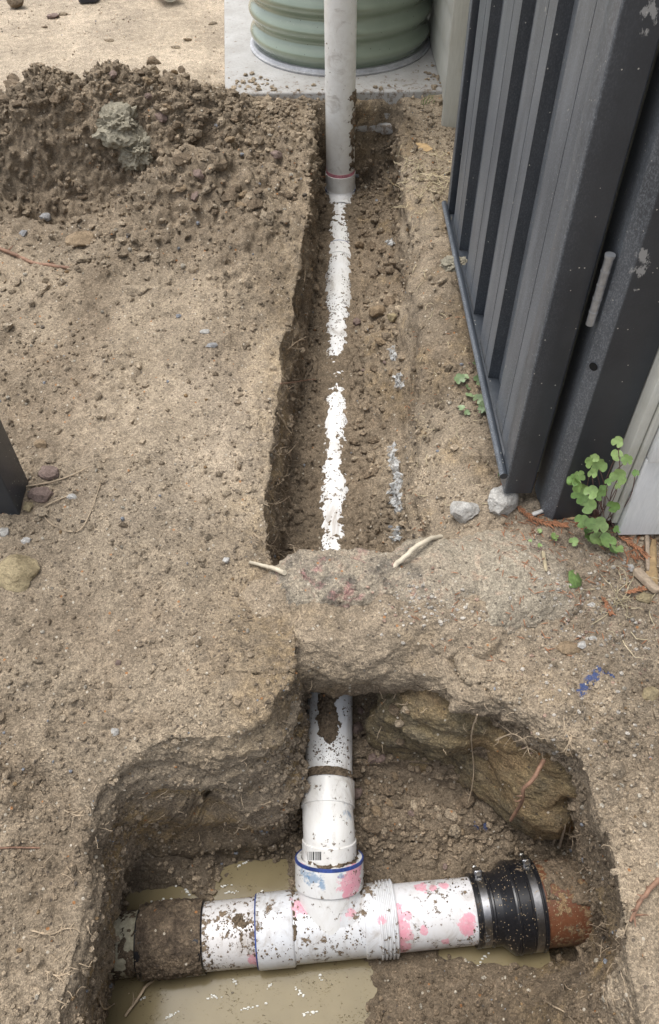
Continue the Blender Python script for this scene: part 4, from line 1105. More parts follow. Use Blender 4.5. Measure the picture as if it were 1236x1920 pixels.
# ================================================================== STONES
def stone_mesh(name, seed, sub=3, amp=.22, flat=.7, fine=.06, facet=True):
    v, f = ICO[sub]; v = v.copy()
    r = np.random.default_rng(seed)
    d = 1 + fbm(v * .9 + seed * 5.1, 2, seed) * amp
    P = v * d[:, None]
    if facet:                                        # chop with planes
        for _ in range(9):
            nn = nrm(r.normal(size=3)); c_ = .62 + .25 * r.random(); h = P @ nn - c_
            P = P - np.clip(h, 0, 9)[:, None] * nn
    P = P + v * (fbm(v * 5 + seed, 4, seed + 9, .6) * fine)[:, None]
    if not facet: P = P + v * (fbm(v * 3 + seed, 4, seed + 19, .7) * .20 + np.sqrt(np.clip(.45 - worley(v * 5, seed)[0], 0, 1)) * .16)[:, None]
    P[:, 2] *= flat
    me = mesh_np(name, P, f); me.set_sharp_from_angle(angle=math.radians(32)); return me
def stone_mat(name, c, dirt=.4):
    m, nt, b = mat_new(name); n = N(nt); P = n.obj()
    ob = n.node('ShaderNodeTexCoord').outputs['Object']
    a, _ = n.noise(ob, 1.6, 5, .65); f, _ = n.noise(ob, 9, 6, .75); v = n.voro(n.pos(), 420)
    cc = n.mix(n.ramp(a, [(.38, 0), (.66, 1)]), c, tuple(q * k for q, k in zip(c, (.62, .60, .58))))
    cc = n.mix(1.0, cc, n.ramp(f, [(.3, .72), (.7, 1.22)]), 'MULTIPLY')
    cc = n.mix(1.0, cc, n.ramp(n.sep(v['Color'])[0], [(0, .8), (1, 1.2)]), 'MULTIPLY')
    cc = n.mix(n.ramp(f, [(.58, 0), (.66, dirt)]), cc, (.17, .125, .08))
    n.l(cc, b.inputs['Base Color']); b.inputs['Roughness'].default_value = .88
    n.l(n.bump(f, .7, .004), b.inputs['Normal']); return m
SM = {'clodraw': M['soil_damp'], 'pale': stone_mat('pale_stone', (.52, .50, .46), .5), 'brown': stone_mat('brown_stone', (.30, .22, .135)), 'grey': stone_mat('grey_stone', (.34, .34, .34), .3),
      'clod': M['soil_damp'], 'yellow': stone_mat('yellow_stone', (.37, .30, .175), .8), 'white': stone_mat('white_pebble', (.62, .60, .56), .2), 'dry': M['soil_dry'],
      'turf': stone_mat('turf_clod', (.33, .30, .225), .5), 'purple': stone_mat('reddish_stone', (.25, .18, .15), .4)}
def put_stone(px, py, w, h, mk, label, cat='stone', seed=None, sub=4, lift=.25, flat=.7, group=None, name='stone', facet=True, amp=.22):
    seed = seed if seed is not None else int(px * 7 + py)
    p, nn = hit(px, py); dist = (p - CAM) @ _F; r = .5 * w / FPX * dist; ry = .5 * h / FPX * dist
    o = link(name, stone_mesh(name, seed % 97 + 1, sub, amp, flat, facet=facet), SM[mk])
    # height on screen mixes depth and rise
    o.scale = (r, max(ry * .95, r * .55), max(ry, r * .5) * 1.0)
    o.location = tuple(p + np.array([0, 0, 1]) * (lift * o.scale[2] * flat)); o.rotation_euler = (0, 0, (seed * .37) % .5 - .25)
    return tag(o, label, cat, group)
put_stone(937, 946, 62, 66, 'pale', 'large pale chipped rock under the corner of the gate', 'rock', 3, flat=.9, name='rock')
put_stone(872, 962, 62, 56, 'pale', 'pale pointed rock left of the larger pale rock', 'rock', 11, flat=.8, name='rock')
put_stone(152, 452, 60, 46, 'brown', 'chunky ochre brown rock below the hollow in the heap', 'rock', 5, name='rock')
put_stone(150, 487, 44, 26, 'dry', 'flat tan stone just below the ochre rock', 'stone', 6)
put_stone(160, 369, 36, 22, 'clod', 'elongated brown stone inside the hollow of the heap', 'stone', 8, flat=.5)
put_stone(86, 410, 26, 26, 'grey', 'blue grey stone at the foot of the hollow', 'stone', 9)
put_stone(44, 438, 18, 18, 'grey', 'small grey stone left of the blue grey one', 'stone', 10)
put_stone(395, 648, 24, 18, 'grey', 'pale blue grey chip on bare soil left of the trench', 'stone', 12, flat=.4)
put_stone(385, 622, 20, 14, 'pale', 'small pale chip above the blue grey chip', 'stone', 13, flat=.5)
put_stone(255, 545, 62, 34, 'dry', 'wide tan clod in the middle of the left bank', 'clod', 14, flat=.5, name='clod')
put_stone(222, 243, 84, 62, 'turf', 'rough greyish turf clod on the spoil heap, upper of two', 'clod', 15, flat=.9, name='clod', facet=False, amp=.5, sub=5)
put_stone(262, 290, 62, 58, 'turf', 'pale mossy turf clod below the other turf clod', 'clod', 16, flat=.95, name='clod', facet=False, amp=.5, sub=5)
put_stone(344, 302, 40, 34, 'clod', 'brown clod right of the turf clods', 'clod', 17, name='clod')
put_stone(412, 312, 34, 30, 'clod', 'brown clod on the heap nearer the trench', 'clod', 18, name='clod')
put_stone(16, 192, 44, 36, 'clod', 'dark clod at the left edge beside the sandy yard', 'clod', 19, name='clod')
put_stone(430, 372, 34, 32, 'clod', 'rounded brown clod on the right flank of the heap', 'clod', 20, name='clod')
put_stone(30, 1080, 84, 76, 'yellow', 'large yellow stone with dark patch at the left edge', 'rock', 21, flat=.55, name='rock')
put_stone(78, 834, 28, 26, 'brown', 'round brown stone above the left post', 'stone', 22)
put_stone(92, 888, 44, 34, 'purple', 'dull reddish clod right of the left post', 'clod', 23, name='clod')
put_stone(44, 895, 36, 34, 'dry', 'tan cracked clod touching the left post', 'clod', 24, name='clod')
put_stone(80, 930, 54, 38, 'purple', 'wide reddish brown clod right of the post base', 'clod', 25, name='clod')
put_stone(54, 952, 26, 28, 'yellow', 'yellow brown stone at the post base', 'stone', 26)
put_stone(48, 1015, 20, 18, 'white', 'white pebble below the post base', 'pebble', 27, name='pebble')
put_stone(8, 1000, 24, 22, 'pale', 'pale stone at the left edge below the post', 'stone', 28)
put_stone(1064, 1216, 48, 34, 'brown', 'brown cracked stone with rusty rim on the right bank', 'stone', 29, flat=.4)
put_stone(1092, 1210, 20, 18, 'white', 'whitish pebble right of the cracked brown stone', 'pebble', 30, name='pebble')
put_stone(1112, 1200, 18, 16, 'pale', 'pale pebble next to the whitish one', 'pebble', 31, name='pebble')
put_stone(1218, 1304, 36, 32, 'yellow', 'yellow stone at the right edge of the bank', 'stone', 32)
put_stone(1210, 1122, 34, 24, 'yellow', 'olive yellow stone below the driftwood chips', 'stone', 33)
put_stone(1108, 1135, 16, 12, 'white', 'tiny white pebble right of the green leaf', 'pebble', 34, name='pebble')
put_stone(1182, 1066, 16, 18, 'white', 'white pebble beside the wood chip', 'pebble', 35, name='pebble')
put_stone(707, 585, 30, 34, 'brown', 'brown stone on the trench floor right of the pipe', 'stone', 36)
put_stone(738, 596, 26, 24, 'yellow', 'ochre stone against the right trench wall', 'stone', 37)
put_stone(750, 1391, 22, 20, 'clod', 'round brown pebble under the earth bridge', 'stone', 38)
put_stone(700, 1552, 40, 34, 'clod', 'dull clod right of the bend on the trench floor', 'clod', 39, name='clod')
put_stone(425, 1051, 16, 14, 'white', 'white pebble near the left end of the bare root', 'pebble', 40, name='pebble')
put_stone(216, 1372, 16, 18, 'pale', 'pale pebble on the soil lobe left of the pit', 'pebble', 41, name='pebble')
put_stone(135, 932, 20, 14, 'white', 'pale chip right of the post clods', 'pebble', 42, name='pebble')
put_stone(222, 1243, 14, 12, 'purple', 'small red brown pebble on the left bank', 'pebble', 43, name='pebble')
put_stone(853, 500, 50, 40, 'turf', 'grey crumbly lump beside the foot of the gate', 'clod', 44, name='clod', facet=False)
put_stone(545, 172, 30, 16, 'dry', 'tan clod lying against the slab edge', 'clod', 46, name='clod')
put_stone(370, 182, 24, 14, 'dry', 'tan clod at the left slab corner', 'clod', 47, name='clod')

# clods that nothing tells apart
CM = [stone_mesh('clod', 200 + i, 3, .45, .8, fine=.14) for i in range(10)]
cm_mats = ['clod', 'clod', 'dry', 'clod', 'brown', 'clod', 'dry', 'clod', 'purple', 'clod']
for me, mk in zip(CM, cm_mats): me.materials.append({'clod': M['soil_damp'], 'dry': M['soil_dry']}.get(mk, SM[mk]))
CMD = []
for me in CM:
    q_ = me.copy(); q_.materials.clear(); q_.materials.append(M['soil_dry']); CMD.append(q_)
def scatter(n, boxes, smin, smax, label, group, seed, lib=None):
    lib = lib or CM; r = random.Random(seed)
    tot = sum(b[4] for b in boxes)
    for i in range(n):
        k = r.random() * tot; acc = 0
        for b in boxes:
            acc += b[4]
            if k <= acc: break
        px, py = r.uniform(b[0], b[1]), r.uniform(b[2], b[3])
        p, nn = hit(px, py)
        if nn[2] < .3: continue
        if abs(p[0] - PIPE_X(p[1])) < .045 and p[1] > .5: continue
        if p[2] < -.42 or (p[1] > 2.49 and p[0] > -.31) or (.27 < p[1] < .5 and p[2] < -.3 and p[1] < .43): continue
        dist = (p - CAM) @ _F; w_ = smin + (smax - smin) * r.random() ** 2.2
        s_ = .5 * w_ / FPX * dist
        o = link('clod', r.choice(lib)); o.scale = (s_ * r.uniform(.8, 1.3), s_ * r.uniform(.8, 1.2), s_ * r.uniform(.7, 1.1))
        o.location = tuple(p + nn * s_ * .3); o.rotation_euler = (r.uniform(-.4, .4), r.uniform(-.4, .4), r.uniform(0, 6.28))
        tag(o, label, 'clod', group)
scatter(60, [(300, 560, 190, 420, 3)], 9, 26, 'loose brown clod on the heap flank between hollow and trench', 'loose clods on the heap flank', 1)
scatter(45, [(0, 290, 120, 260, 1), (280, 400, 130, 240, .6)], 9, 30, 'loose brown clod on the crest of the spoil heap', 'loose clods on the heap crest', 11)
scatter(45, [(0, 300, 380, 560, 2)], 8, 24, 'loose clod below the hollow of the spoil heap', 'loose clods below the hollow', 12, CMD)
scatter(30, [(0, 130, 760, 1000, 2), (0, 200, 560, 760, .7)], 9, 26, 'loose clod on the ground near the left post', 'loose clods by the left post', 13, CMD)
scatter(60, [(665, 780, 1300, 1620, 2.2), (780, 900, 1500, 1640, 1.2)], 9, 26, 'damp clod on the pit floor right of the bend', 'damp clods right of the bend', 2)
scatter(45, [(655, 740, 420, 760, 1.3), (650, 735, 760, 1030, .7)], 8, 22, 'damp clod on the narrow trench floor beside the pipe', 'damp clods in the narrow trench', 14)
scatter(22, [(770, 840, 300, 900, 1), (430, 600, 168, 200, .3)], 8, 18, 'small clod on the bank between trench and gate', 'small clods by the gate', 3, CMD)
scatter(25, [(1100, 1236, 1200, 1700, 1), (0, 120, 1200, 1500, 1)], 8, 18, 'small clod on the bank beside the pit', 'small clods beside the pit', 15, CMD)
r_ = random.Random(9)
for i in range(84):
    px, py = (r_.gauss(478, 26), r_.gauss(155, 8)) if i < 34 else ((r_.gauss(812, 12), r_.gauss(142, 16)) if i < 60 else (r_.uniform(430, 830), r_.uniform(160, 172)))
    p = atz(px, py, zt_); s_ = r_.uniform(.002, .009)
    o = link('clod', r_.choice(CMD)); o.scale = (s_, s_, s_ * .8); o.location = (p[0], max(p[1], 2.51), zt_ + s_ * .4); o.rotation_euler = (0, 0, r_.uniform(0, 6))
    tag(o, 'soil crumb lying on the concrete slab', 'clod', 'soil crumbs on the slab')

# grit: one mass of tiny faceted grains over the soil
iv, if_ = ICO[1]
ng = 26000
cand = np.where((x > -(.5 + .30 * y)) & (x < .5 + .30 * y) & (y > .0) & (y < 3.9))[0]
cell = np.hypot(*(Vf.reshape(R_, C_, 3)[:, 1:, :2] - Vf.reshape(R_, C_, 3)[:, :-1, :2]).transpose(2, 0, 1))
pick = rng.choice(cand, ng * 3)
p = Vf[pick]; nn = Nn[pick]
ok = (fbm(p * 5 + 60, 3, 57) + .35 * rng.normal(size=len(p)) > -.15) & ~((np.abs(p[:, 0] - PIPE_X(p[:, 1])) < .034) & (p[:, 1] > .52)) & (p[:, 2] > -.435) & ~((p[:, 1] > 2.47) & (p[:, 0] > -.32)) & (nn[:, 2] > -.2)
pick = pick[ok][:ng]; p = Vf[pick]; nn = Nn[pick]; ng = len(pick)
dc = np.linalg.norm(p - CAM, axis=1)
sz = (.0011 + .0026 * rng.random(ng) ** 3) * np.clip(dc / 1.2, .85, 1.9) * (1 - .45 * (p[:, 1] > 2.6))
J = iv[None] * (1 + .35 * (rng.random((ng, 12, 1)) - .5)) * sz[:, None, None] * (.7 + .6 * rng.random((ng, 1, 3)))
GV = (p + nn * (sz * .25)[:, None])[:, None] + J
GF = (if_[None] + (np.arange(ng) * 12)[:, None, None]).reshape(-1, 3)
def pipe_grains(n, A, D, r, s0, s1, thf, seed):
    q = np.random.default_rng(seed); a, b_, d = frame(D); S = q.uniform(s0, s1, n); T = thf(q, n, S)
    W = np.array(A) + d * S[:, None] + r * (np.cos(T)[:, None] * a + np.sin(T)[:, None] * b_)
    keep = fbm(W * 28, 3, seed) + .22 * q.normal(size=n) > (.0 if r == .0453 else .38)
    W = W[keep]; sz_ = .0006 + .0016 * q.random(len(W)) ** 3
    return W[:, None] + iv[None] * (1 + .3 * (q.random((len(W), 12, 1)) - .5)) * sz_[:, None, None]
def edge(q, n, S):
    k = q.random(n) ** .45; return math.pi / 2 + .02 + np.sign(q.normal(size=n)) * k * .95
EX = [pipe_grains(6500, DP0, DD, .0453, .28, 1.80, edge, 1), pipe_grains(900, DP0, DD, .0453, .02, .28, lambda q, n, S: q.normal(size=n) * .55 + 1.5, 2),
      pipe_grains(1100, ML, MD, .0578, along(552), along(690), lambda q, n, S: q.uniform(.2, 3.0, n), 3), pipe_grains(700, ML, MD, .0553, sR, along(882), lambda q, n, S: q.uniform(.2, 3.0, n), 4),
      pipe_grains(900, ML, MD, .0553, along(388), sL, lambda q, n, S: q.uniform(.2, 3.0, n), 5), pipe_grains(300, ML, MD, .0614, sL, along(548), lambda q, n, S: q.uniform(.2, 3.0, n), 6),
      pipe_grains(260, TC, BR, .0614, .07, .115, lambda q, n, S: q.uniform(-3.1, 3.1, n), 7), pipe_grains(500, ML, MD, .0745, s1, s3, lambda q, n, S: q.uniform(.3, 2.9, n), 8)]
EXV = np.concatenate(EX); nx_ = len(EXV)
wgt = np.clip(gauss(x, y, MOUND[0] - .1, MOUND[1] - .05, .62, .28) + gauss(x, y, HOLL2[0] + .1, HOLL2[1] - .1, .30, .24) * .7, 0, 1) + .45 * (depth > .08) * (y > .45) * (y < .62) * (x > -.1) * (z > -.40) + .22 * (depth > .08) * (y > .62) * (x > -.1) + .08
wgt = wgt * near * (y < 2.6) * ~((np.abs(x - PIPE_X(y)) < .045) & (y > .52) & (depth > .05)) * (z > -.42)
nc_ = 9000; cp = rng.choice(len(x), nc_, p=wgt / wgt.sum())
cs_ = (.0024 + .0062 * rng.random(nc_) ** 2.6) * np.clip(np.linalg.norm(Vf[cp] - CAM, axis=1) / 1.5, .7, 1.4)
CJ = iv[None] * (1 + .75 * (rng.random((nc_, 12, 1)) - .5)) * cs_[:, None, None] * (.65 + .6 * rng.random((nc_, 1, 3)))
CV = (Vf[cp] + Nn[cp] * (cs_ * .35)[:, None])[:, None] + CJ
CT = (np.array(DRY)[None] * (1 - damp[cp])[:, None] + np.array(DAMP)[None] * damp[cp][:, None]) * (.85 + .5 * rng.random((nc_, 1)))
GV = np.concatenate([GV, EXV, CV]); GF = (if_[None] + (np.arange(len(GV)) * 12)[:, None, None]).reshape(-1, 3)
gm = mesh_np('grit', GV.reshape(-1, 3), GF, smooth=False)
soilc = np.array(DRY)[None] * (1 - damp[pick])[:, None] + np.array(DAMP)[None] * damp[pick][:, None]
soilc = soilc * (1 - sand[pick])[:, None] + np.array(SAND) * sand[pick][:, None]
tint = soilc * (.65 + .8 * rng.random((ng, 1)))
u = rng.random(ng)
tint[u > .965] = np.array([.42, .375, .30]) * (.75 + .4 * rng.random(((u > .965).sum(), 1)))
tint[(u > .915) & (u < .93)] = [.27, .18, .095]; tint[(u > .89) & (u < .90)] = [.12, .10, .08]; tint[(u > .86) & (u < .875)] = [.26, .27, .29]
tint = np.concatenate([tint, np.array([.15, .11, .073]) * (.6 + .8 * rng.random((nx_, 1))), CT])
setcol(gm, 'tint', np.concatenate([np.repeat(tint, 12, 0), np.ones((len(tint) * 12, 1))], 1))
tag(link('grit', gm, M['grain']), 'fine grit and crumbs strewn over all the soil', kind='stuff')

# ================================================================== ROOTS, TWIGS, LITTER
M['root'] = plain('pale_root', (.40, .31, .21), .8, vary=.3, scale=150)
M['root_red'] = plain('reddish_root', (.24, .135, .085), .75, vary=.35, scale=120)
M['bone'] = plain('barkless_root', (.56, .49, .37), .7, vary=.18, scale=90)
M['needle'] = plain('rusty_needles', (.33, .15, .075), .8, vary=.4, scale=120)
M['straw'] = plain('dry_straw', (.50, .42, .27), .8, vary=.3, scale=120)
M['wood'] = plain('grey_driftwood', (.34, .265, .19), .85, vary=.3, scale=140, bump=.6)
def pixpath(pts, lift=.006):
    out = []
    for q in pts:
        p, nn = hit(q[0], q[1]); k = q[2] if len(q) > 2 else lift
        d = nrm(CAM - p); out.append(p + d * k)
    return out
def smooth_path(P, n=4, jit=.0, rr=random):
    out = []
    for i in range(len(P) - 1):
        p0 = P[max(i - 1, 0)]; p1 = P[i]; p2 = P[i + 1]; p3 = P[min(i + 2, len(P) - 1)]
        for k in range(n):
            t = k / n
            q = .5 * ((2 * p1) + (-p0 + p2) * t + (2 * p0 - 5 * p1 + 4 * p2 - p3) * t * t + (-p0 + 3 * p1 - 3 * p2 + p3) * t**3)
            out.append(q + np.array([rr.uniform(-jit, jit) for _ in range(3)]))
    out.append(P[-1]); return out
def root(label, pts, r0, r1, mat='root', lift=.006, branches=0, name='root', group=None, seed=1, cat='root', blen=.02):
    rr = random.Random(seed); P = smooth_path(pts if len(pts[0]) == 3 and not isinstance(pts[0], tuple) else pixpath(pts, lift), 4, r0 * .2, rr)
    m = MB(); n = len(P); m.tube(P, [r0 + (r1 - r0) * i / (n - 1) for i in range(n)], 7)
    for b_ in range(branches):
        i = rr.randrange(1, n - 1); q = P[i]; d = nrm(P[min(i + 1, n - 1)] - P[i - 1]); cur = q; L_ = blen * rr.uniform(.5, 1.3)
        dirv = nrm(d * .6 + np.array([rr.gauss(0, 1), rr.gauss(0, 1), rr.gauss(0, .6)])); pp = [cur]
        for _ in range(4):
            dirv = nrm(dirv + np.array([rr.gauss(0, .35) for _ in range(3)])); cur = cur + dirv * L_ / 4; pp.append(cur)
        m.tube(pp, [r0 * .5, r0 * .45, r0 * .35, r0 * .25, r0 * .12], 5)
    o = link(name, m.mesh(name, True, sharp=60), M[mat]); return tag(o, label, cat, group)
root('thick pale barkless root right of the boulder', [atz(734, 1068, .020), atz(752, 1050, .034), atz(778, 1027, .040), atz(803, 1012, .034), atz(828, 1006, .012)], .0052, .0040, 'bone', name='root')
root('pale barkless root stub left of the boulder', [(468, 1054, .004), (492, 1060, .010), (515, 1066, .012), (534, 1074, .008)], .0030, .0048, 'bone')
root('pale forked root dangling from the bridge edge', [aty(772, 1256, .672), aty(750, 1276, .655), aty(742, 1300, .65), aty(735, 1318, .65), aty(729, 1336, .655)], .0020, .0008, branches=8, seed=4)
root('long thin root hanging over the yellow rock', [(895, 1340, .01), (884, 1380, .02), (888, 1430, .02), (886, 1470, .02), (878, 1505, .02)], .0016, .0008, branches=3, seed=5)
root('thick dark red root sticking out below the yellow rock', [(1020, 1425, .02), (1000, 1460, .05), (982, 1480, .06), (978, 1505, .06), (958, 1538, .06)], .0038, .0030, 'root_red', branches=2, seed=6)
root('curving root crossing the left end of the muddy pipe', [(235, 1905, .03), (262, 1868, .03), (275, 1848, .03), (300, 1828, .03), (316, 1814, .03)], .0022, .0028, 'root', branches=3, seed=7)
root('thin forked root at the bottom left of the pit', [(185, 1870, .01), (195, 1892, .015), (215, 1882, .02), (243, 1862, .02)], .0016, .0010, branches=5, seed=8)
root('bent root lying across soil by the hollow', [(0, 466), (30, 478), (60, 492), (100, 498), (130, 503)], .0050, .0042, 'root_red', branches=3, seed=9, lift=.006)
root('curved brown twig at the left post', [(44, 913), (90, 905), (130, 893), (165, 876), (206, 857)], .0018, .0013, 'root', seed=10, lift=.004, name='twig', cat='twig')
root('looped twig on the ground near the left post', [(132, 928), (84, 950), (86, 972), (110, 990), (146, 996), (168, 965), (186, 915), (188, 905)], .0014, .001, 'root', seed=11, lift=.003, name='twig', cat='twig')
root('straight reddish twig at the left edge beside the pit', [(0, 1590), (40, 1589), (75, 1590)], .0016, .0014, 'root_red', seed=12, lift=.003, name='twig', cat='twig')
root('reddish root in the right pit wall', [(1236, 1648, .01), (1215, 1672, .012), (1196, 1698, .01), (1182, 1728, .008)], .0040, .0018, 'root_red', branches=6, seed=13)
root('thin pale root above the clay pipe end', [(1068, 1692, .02), (1095, 1730, .02), (1110, 1734, .02), (1140, 1748, .01), (1162, 1770, .01)], .0012, .0007, branches=5, seed=14)
root('pale root lying at the bottom right of the pit', [(1020, 1876), (1040, 1888), (1058, 1897), (1078, 1918)], .0015, .0009, seed=15, lift=.004)
root('short horizontal root poking from the left trench wall', [(527, 719, .01), (550, 717, .03), (572, 713, .04), (592, 711, .045)], .0016, .0010, 'root_red', seed=16)
root('downward pointing root flap on the trench wall', [(520, 775, .01), (530, 788, .02), (540, 805, .02), (547, 812, .02)], .0026, .0010, 'root', seed=17)
for i, (pts, lb) in enumerate((([(505, 845), (520, 852, .02), (540, 850, .03), (556, 832, .03)], 'bushy fine root tuft on the left trench wall, upper'), ([(490, 938), (512, 945, .02), (530, 940, .03), (544, 930, .03)], 'bushy fine root tuft on the left trench wall, lower'),
                               ([(475, 1000), (490, 1012, .01), (505, 1024, .01), (520, 1036, .01)], 'matted fine root by the near end of the trench'), ([(540, 655, .01), (558, 640, .02), (575, 636, .02)], 'small forked root high on the trench wall'),
                               ([(560, 490), (572, 505, .01), (571, 528, .01)], 'tiny hooked root near the far trench lip'), ([(930, 1388, .02), (960, 1376, .03), (985, 1390, .03), (990, 1405, .03)], 'pinkish root tuft in front of the yellow rock'),
                               ([(1060, 1372, .01), (1072, 1380, .01), (1065, 1392, .01)], 'small pale root below the blue paint line'), ([(120, 1518), (132, 1525), (150, 1530)], 'fine root tuft on the left bank beside the pit'),
                               ([(60, 1745), (95, 1752), (120, 1742), (140, 1740)], 'fine root tuft on the bank left of the old pipe'), ([(85, 1820), (110, 1830), (135, 1820)], 'fine root tuft low on the bank by the bottom left'),
                               ([(1056, 1560, .01), (1080, 1570, .02), (1098, 1566, .01)], 'pale root in the dark recess above the clay pipe'))):
    root(lb, pts, .0013, .0006, 'root', branches=14, seed=40 + i, blen=.028, lift=.004)
root('thin orange root touching the foot of the downpipe', [(583, 326, .01), (596, 330, .03), (612, 332, .05)], .0022, .0015, 'needle', seed=70)

# hair roots and straw, uncountable
rr = random.Random(3); m = MB()
def hair(px, py, L_, r0=.0006, lift=.002, up_=.5):
    p, nn = hit(px, py); d = nrm(np.array([rr.gauss(0, 1), rr.gauss(0, 1), rr.gauss(0, .3)]) + nn * up_); cur = p + nn * lift; pp = [cur]
    for _ in range(4):
        d = nrm(d + np.array([rr.gauss(0, .45) for _ in range(3)])); cur = cur + d * L_ / 4; pp.append(cur)
    m.tube(pp, [r0, r0, r0 * .8, r0 * .6, r0 * .4], 4, False)
for _ in range(150): hair(rr.uniform(495, 560) - 0, rr.uniform(480, 1040), rr.uniform(.01, .03))
for _ in range(70): hair(rr.uniform(60, 260), rr.uniform(1450, 1900), rr.uniform(.01, .03))
for _ in range(90): hair(rr.uniform(560, 1120), rr.uniform(1235, 1420), rr.uniform(.01, .03))
for _ in range(60): hair(rr.uniform(1060, 1200), rr.uniform(1500, 1900), rr.uniform(.01, .03))
for _ in range(50): hair(rr.uniform(260, 560), rr.uniform(1380, 1560), rr.uniform(.01, .03))
tag(link('hair_roots', m.mesh('hair_roots', True, sharp=80), M['root']), 'fine hair roots hanging from the cut soil edges', kind='stuff')
m = MB()
for _ in range(90): hair(rr.gauss(800, 30), rr.gauss(335, 22), rr.uniform(.03, .09), .0012, .004, .2)
for _ in range(40): hair(rr.gauss(1170, 25), rr.gauss(1135, 25), rr.uniform(.02, .06), .0008, .003, .2)
for _ in range(70): hair(rr.uniform(780, 950), rr.uniform(420, 950), rr.uniform(.015, .045), .0009, .002, .2)
tag(link('straw', m.mesh('straw', True, sharp=80), M['straw']), 'dry straw and grass roots strewn along the fence side', kind='stuff')
m = MB()
def needle(px, py, L_, r0=.0009):
    p, nn = hit(px, py); a = rr.uniform(0, 6.28); d = nrm(np.array([math.cos(a), math.sin(a), rr.gauss(0, .15)])); m.tube([p + nn * .002 - d * L_ / 2, p + nn * .003, p + nn * .002 + d * L_ / 2], [r0 * .6, r0, r0 * .4], 4, False)
for _ in range(200): needle(rr.uniform(940, 1236), abs(rr.gauss(0, 130)) + 965, rr.uniform(.006, .018))
for _ in range(70): needle(rr.uniform(760, 960), rr.uniform(560, 1250), rr.uniform(.005, .014))
for _ in range(55): needle(rr.gauss(1050, 50), rr.gauss(975, 9), rr.uniform(.008, .02), .0012)
for _ in range(60): needle(rr.gauss(1190, 30), rr.gauss(1040, 22), rr.uniform(.008, .02), .0012)
tag(link('needle_litter', m.mesh('needle_litter', True, sharp=80), M['needle']), 'rusty conifer needles littering the right bank', kind='stuff')

# sprays, dead leaves, wood chips
def flat_leaf(pts_px, curl, mat, name, label, cat, thick=.0012, z_lift=.004):
    P = pixpath(pts_px, z_lift); c = sum(P) / len(P); c = c + np.array([0, 0, curl])
    n_ = len(P); v = [c + np.array([0, 0, thick])] + [p_ + np.array([0, 0, thick]) for p_ in P] + [c] + P
    f = [(0, 1 + i, 1 + (i + 1) % n_) for i in range(n_)] + [(n_ + 1, n_ + 2 + (i + 1) % n_, n_ + 2 + i) for i in range(n_)] + [(1 + i, n_ + 2 + i, n_ + 2 + (i + 1) % n_, 1 + (i + 1) % n_) for i in range(n_)]
    m = MB(); m.add(v, f); o = link(name, m.mesh(name, True, sharp=60), M[mat]); return tag(o, label, cat)
M['deadleaf'] = plain('dead_leaf', (.44, .30, .15), .6, vary=.3, scale=80)
M['chip_pale'] = plain('pale_chip', (.66, .64, .60), .6, vary=.1)
flat_leaf([(1046, 968), (1060, 952), (1078, 945), (1092, 952), (1090, 968), (1072, 975)], .012, 'deadleaf', 'dead_leaf', 'curled tan dead leaf at the foot of the post', 'leaf')
flat_leaf([(1208, 1100), (1214, 1050), (1222, 1012), (1230, 1010), (1232, 1050), (1234, 1085), (1232, 1110)], .006, 'deadleaf', 'dead_leaf', 'long tan dead leaf at the right edge', 'leaf')
flat_leaf([(780, 268), (800, 270), (812, 280), (800, 285), (784, 280)], .006, 'deadleaf', 'dead_leaf', 'small brown dead leaf on the bank near the wall', 'leaf')
def chip(p0, p1, w_, mat, name, label, cat, h_=.010):
    A, B = pixpath([p0, p1], .006); m = MB(); d = nrm(B - A); s_ = nrm(np.cross(d, (0, 0, 1))); L_ = np.linalg.norm(B - A)
    v = []
    for t, k in ((0, .6), (.12, 1), (.5, .9), (.9, .8), (1, .45)):
        c = A + d * L_ * t
        v += [c - s_ * w_ * k, c + s_ * w_ * k * .9, c + s_ * w_ * k * .7 + np.array([0, 0, h_]), c - s_ * w_ * k * .8 + np.array([0, 0, h_ * .8])]
    f = [(3, 2, 1, 0), (16, 17, 18, 19)]
    for i in range(4):
        for j in range(4): f.append((i * 4 + j, i * 4 + (j + 1) % 4, (i + 1) * 4 + (j + 1) % 4, (i + 1) * 4 + j))
    m.add(v, f); o = link(name, m.mesh(name, bevel=.0012), M[mat]); return tag(o, label, cat)
chip((1190, 1070), (1232, 1112), .011, 'wood', 'wood_chip', 'thick grey brown wood chip at the right edge', 'wood chip')
chip((1212, 1000), (1214, 1072), .005, 'wood', 'wood_chip', 'thin upright wood splinter below the grey wall', 'wood chip', .006)
chip((1018, 1034), (1024, 1072), .004, 'straw', 'wood_chip', 'small pale splinter on the flat boulder', 'wood chip', .003)
chip((998, 966), (1024, 956), .005, 'chip_pale', 'plastic_offcut', 'white plastic offcut beside the gate post', 'offcut', .005)
chip((742, 294), (776, 284), .004, 'bone', 'stick', 'pale stick on the bank right of the downpipe', 'stick', .004)
for i_, (a_, b_) in enumerate((((1036, 1585), (1052, 1536)), ((1048, 1590), (1060, 1548)), ((1062, 1592), (1070, 1546)))):
    chip(a_, b_, .0035, 'wood', 'wood_splinter', ('leftmost', 'middle', 'rightmost')[i_] + ' of three wood splinters in the recess above the clay pipe', 'wood splinter', .004)
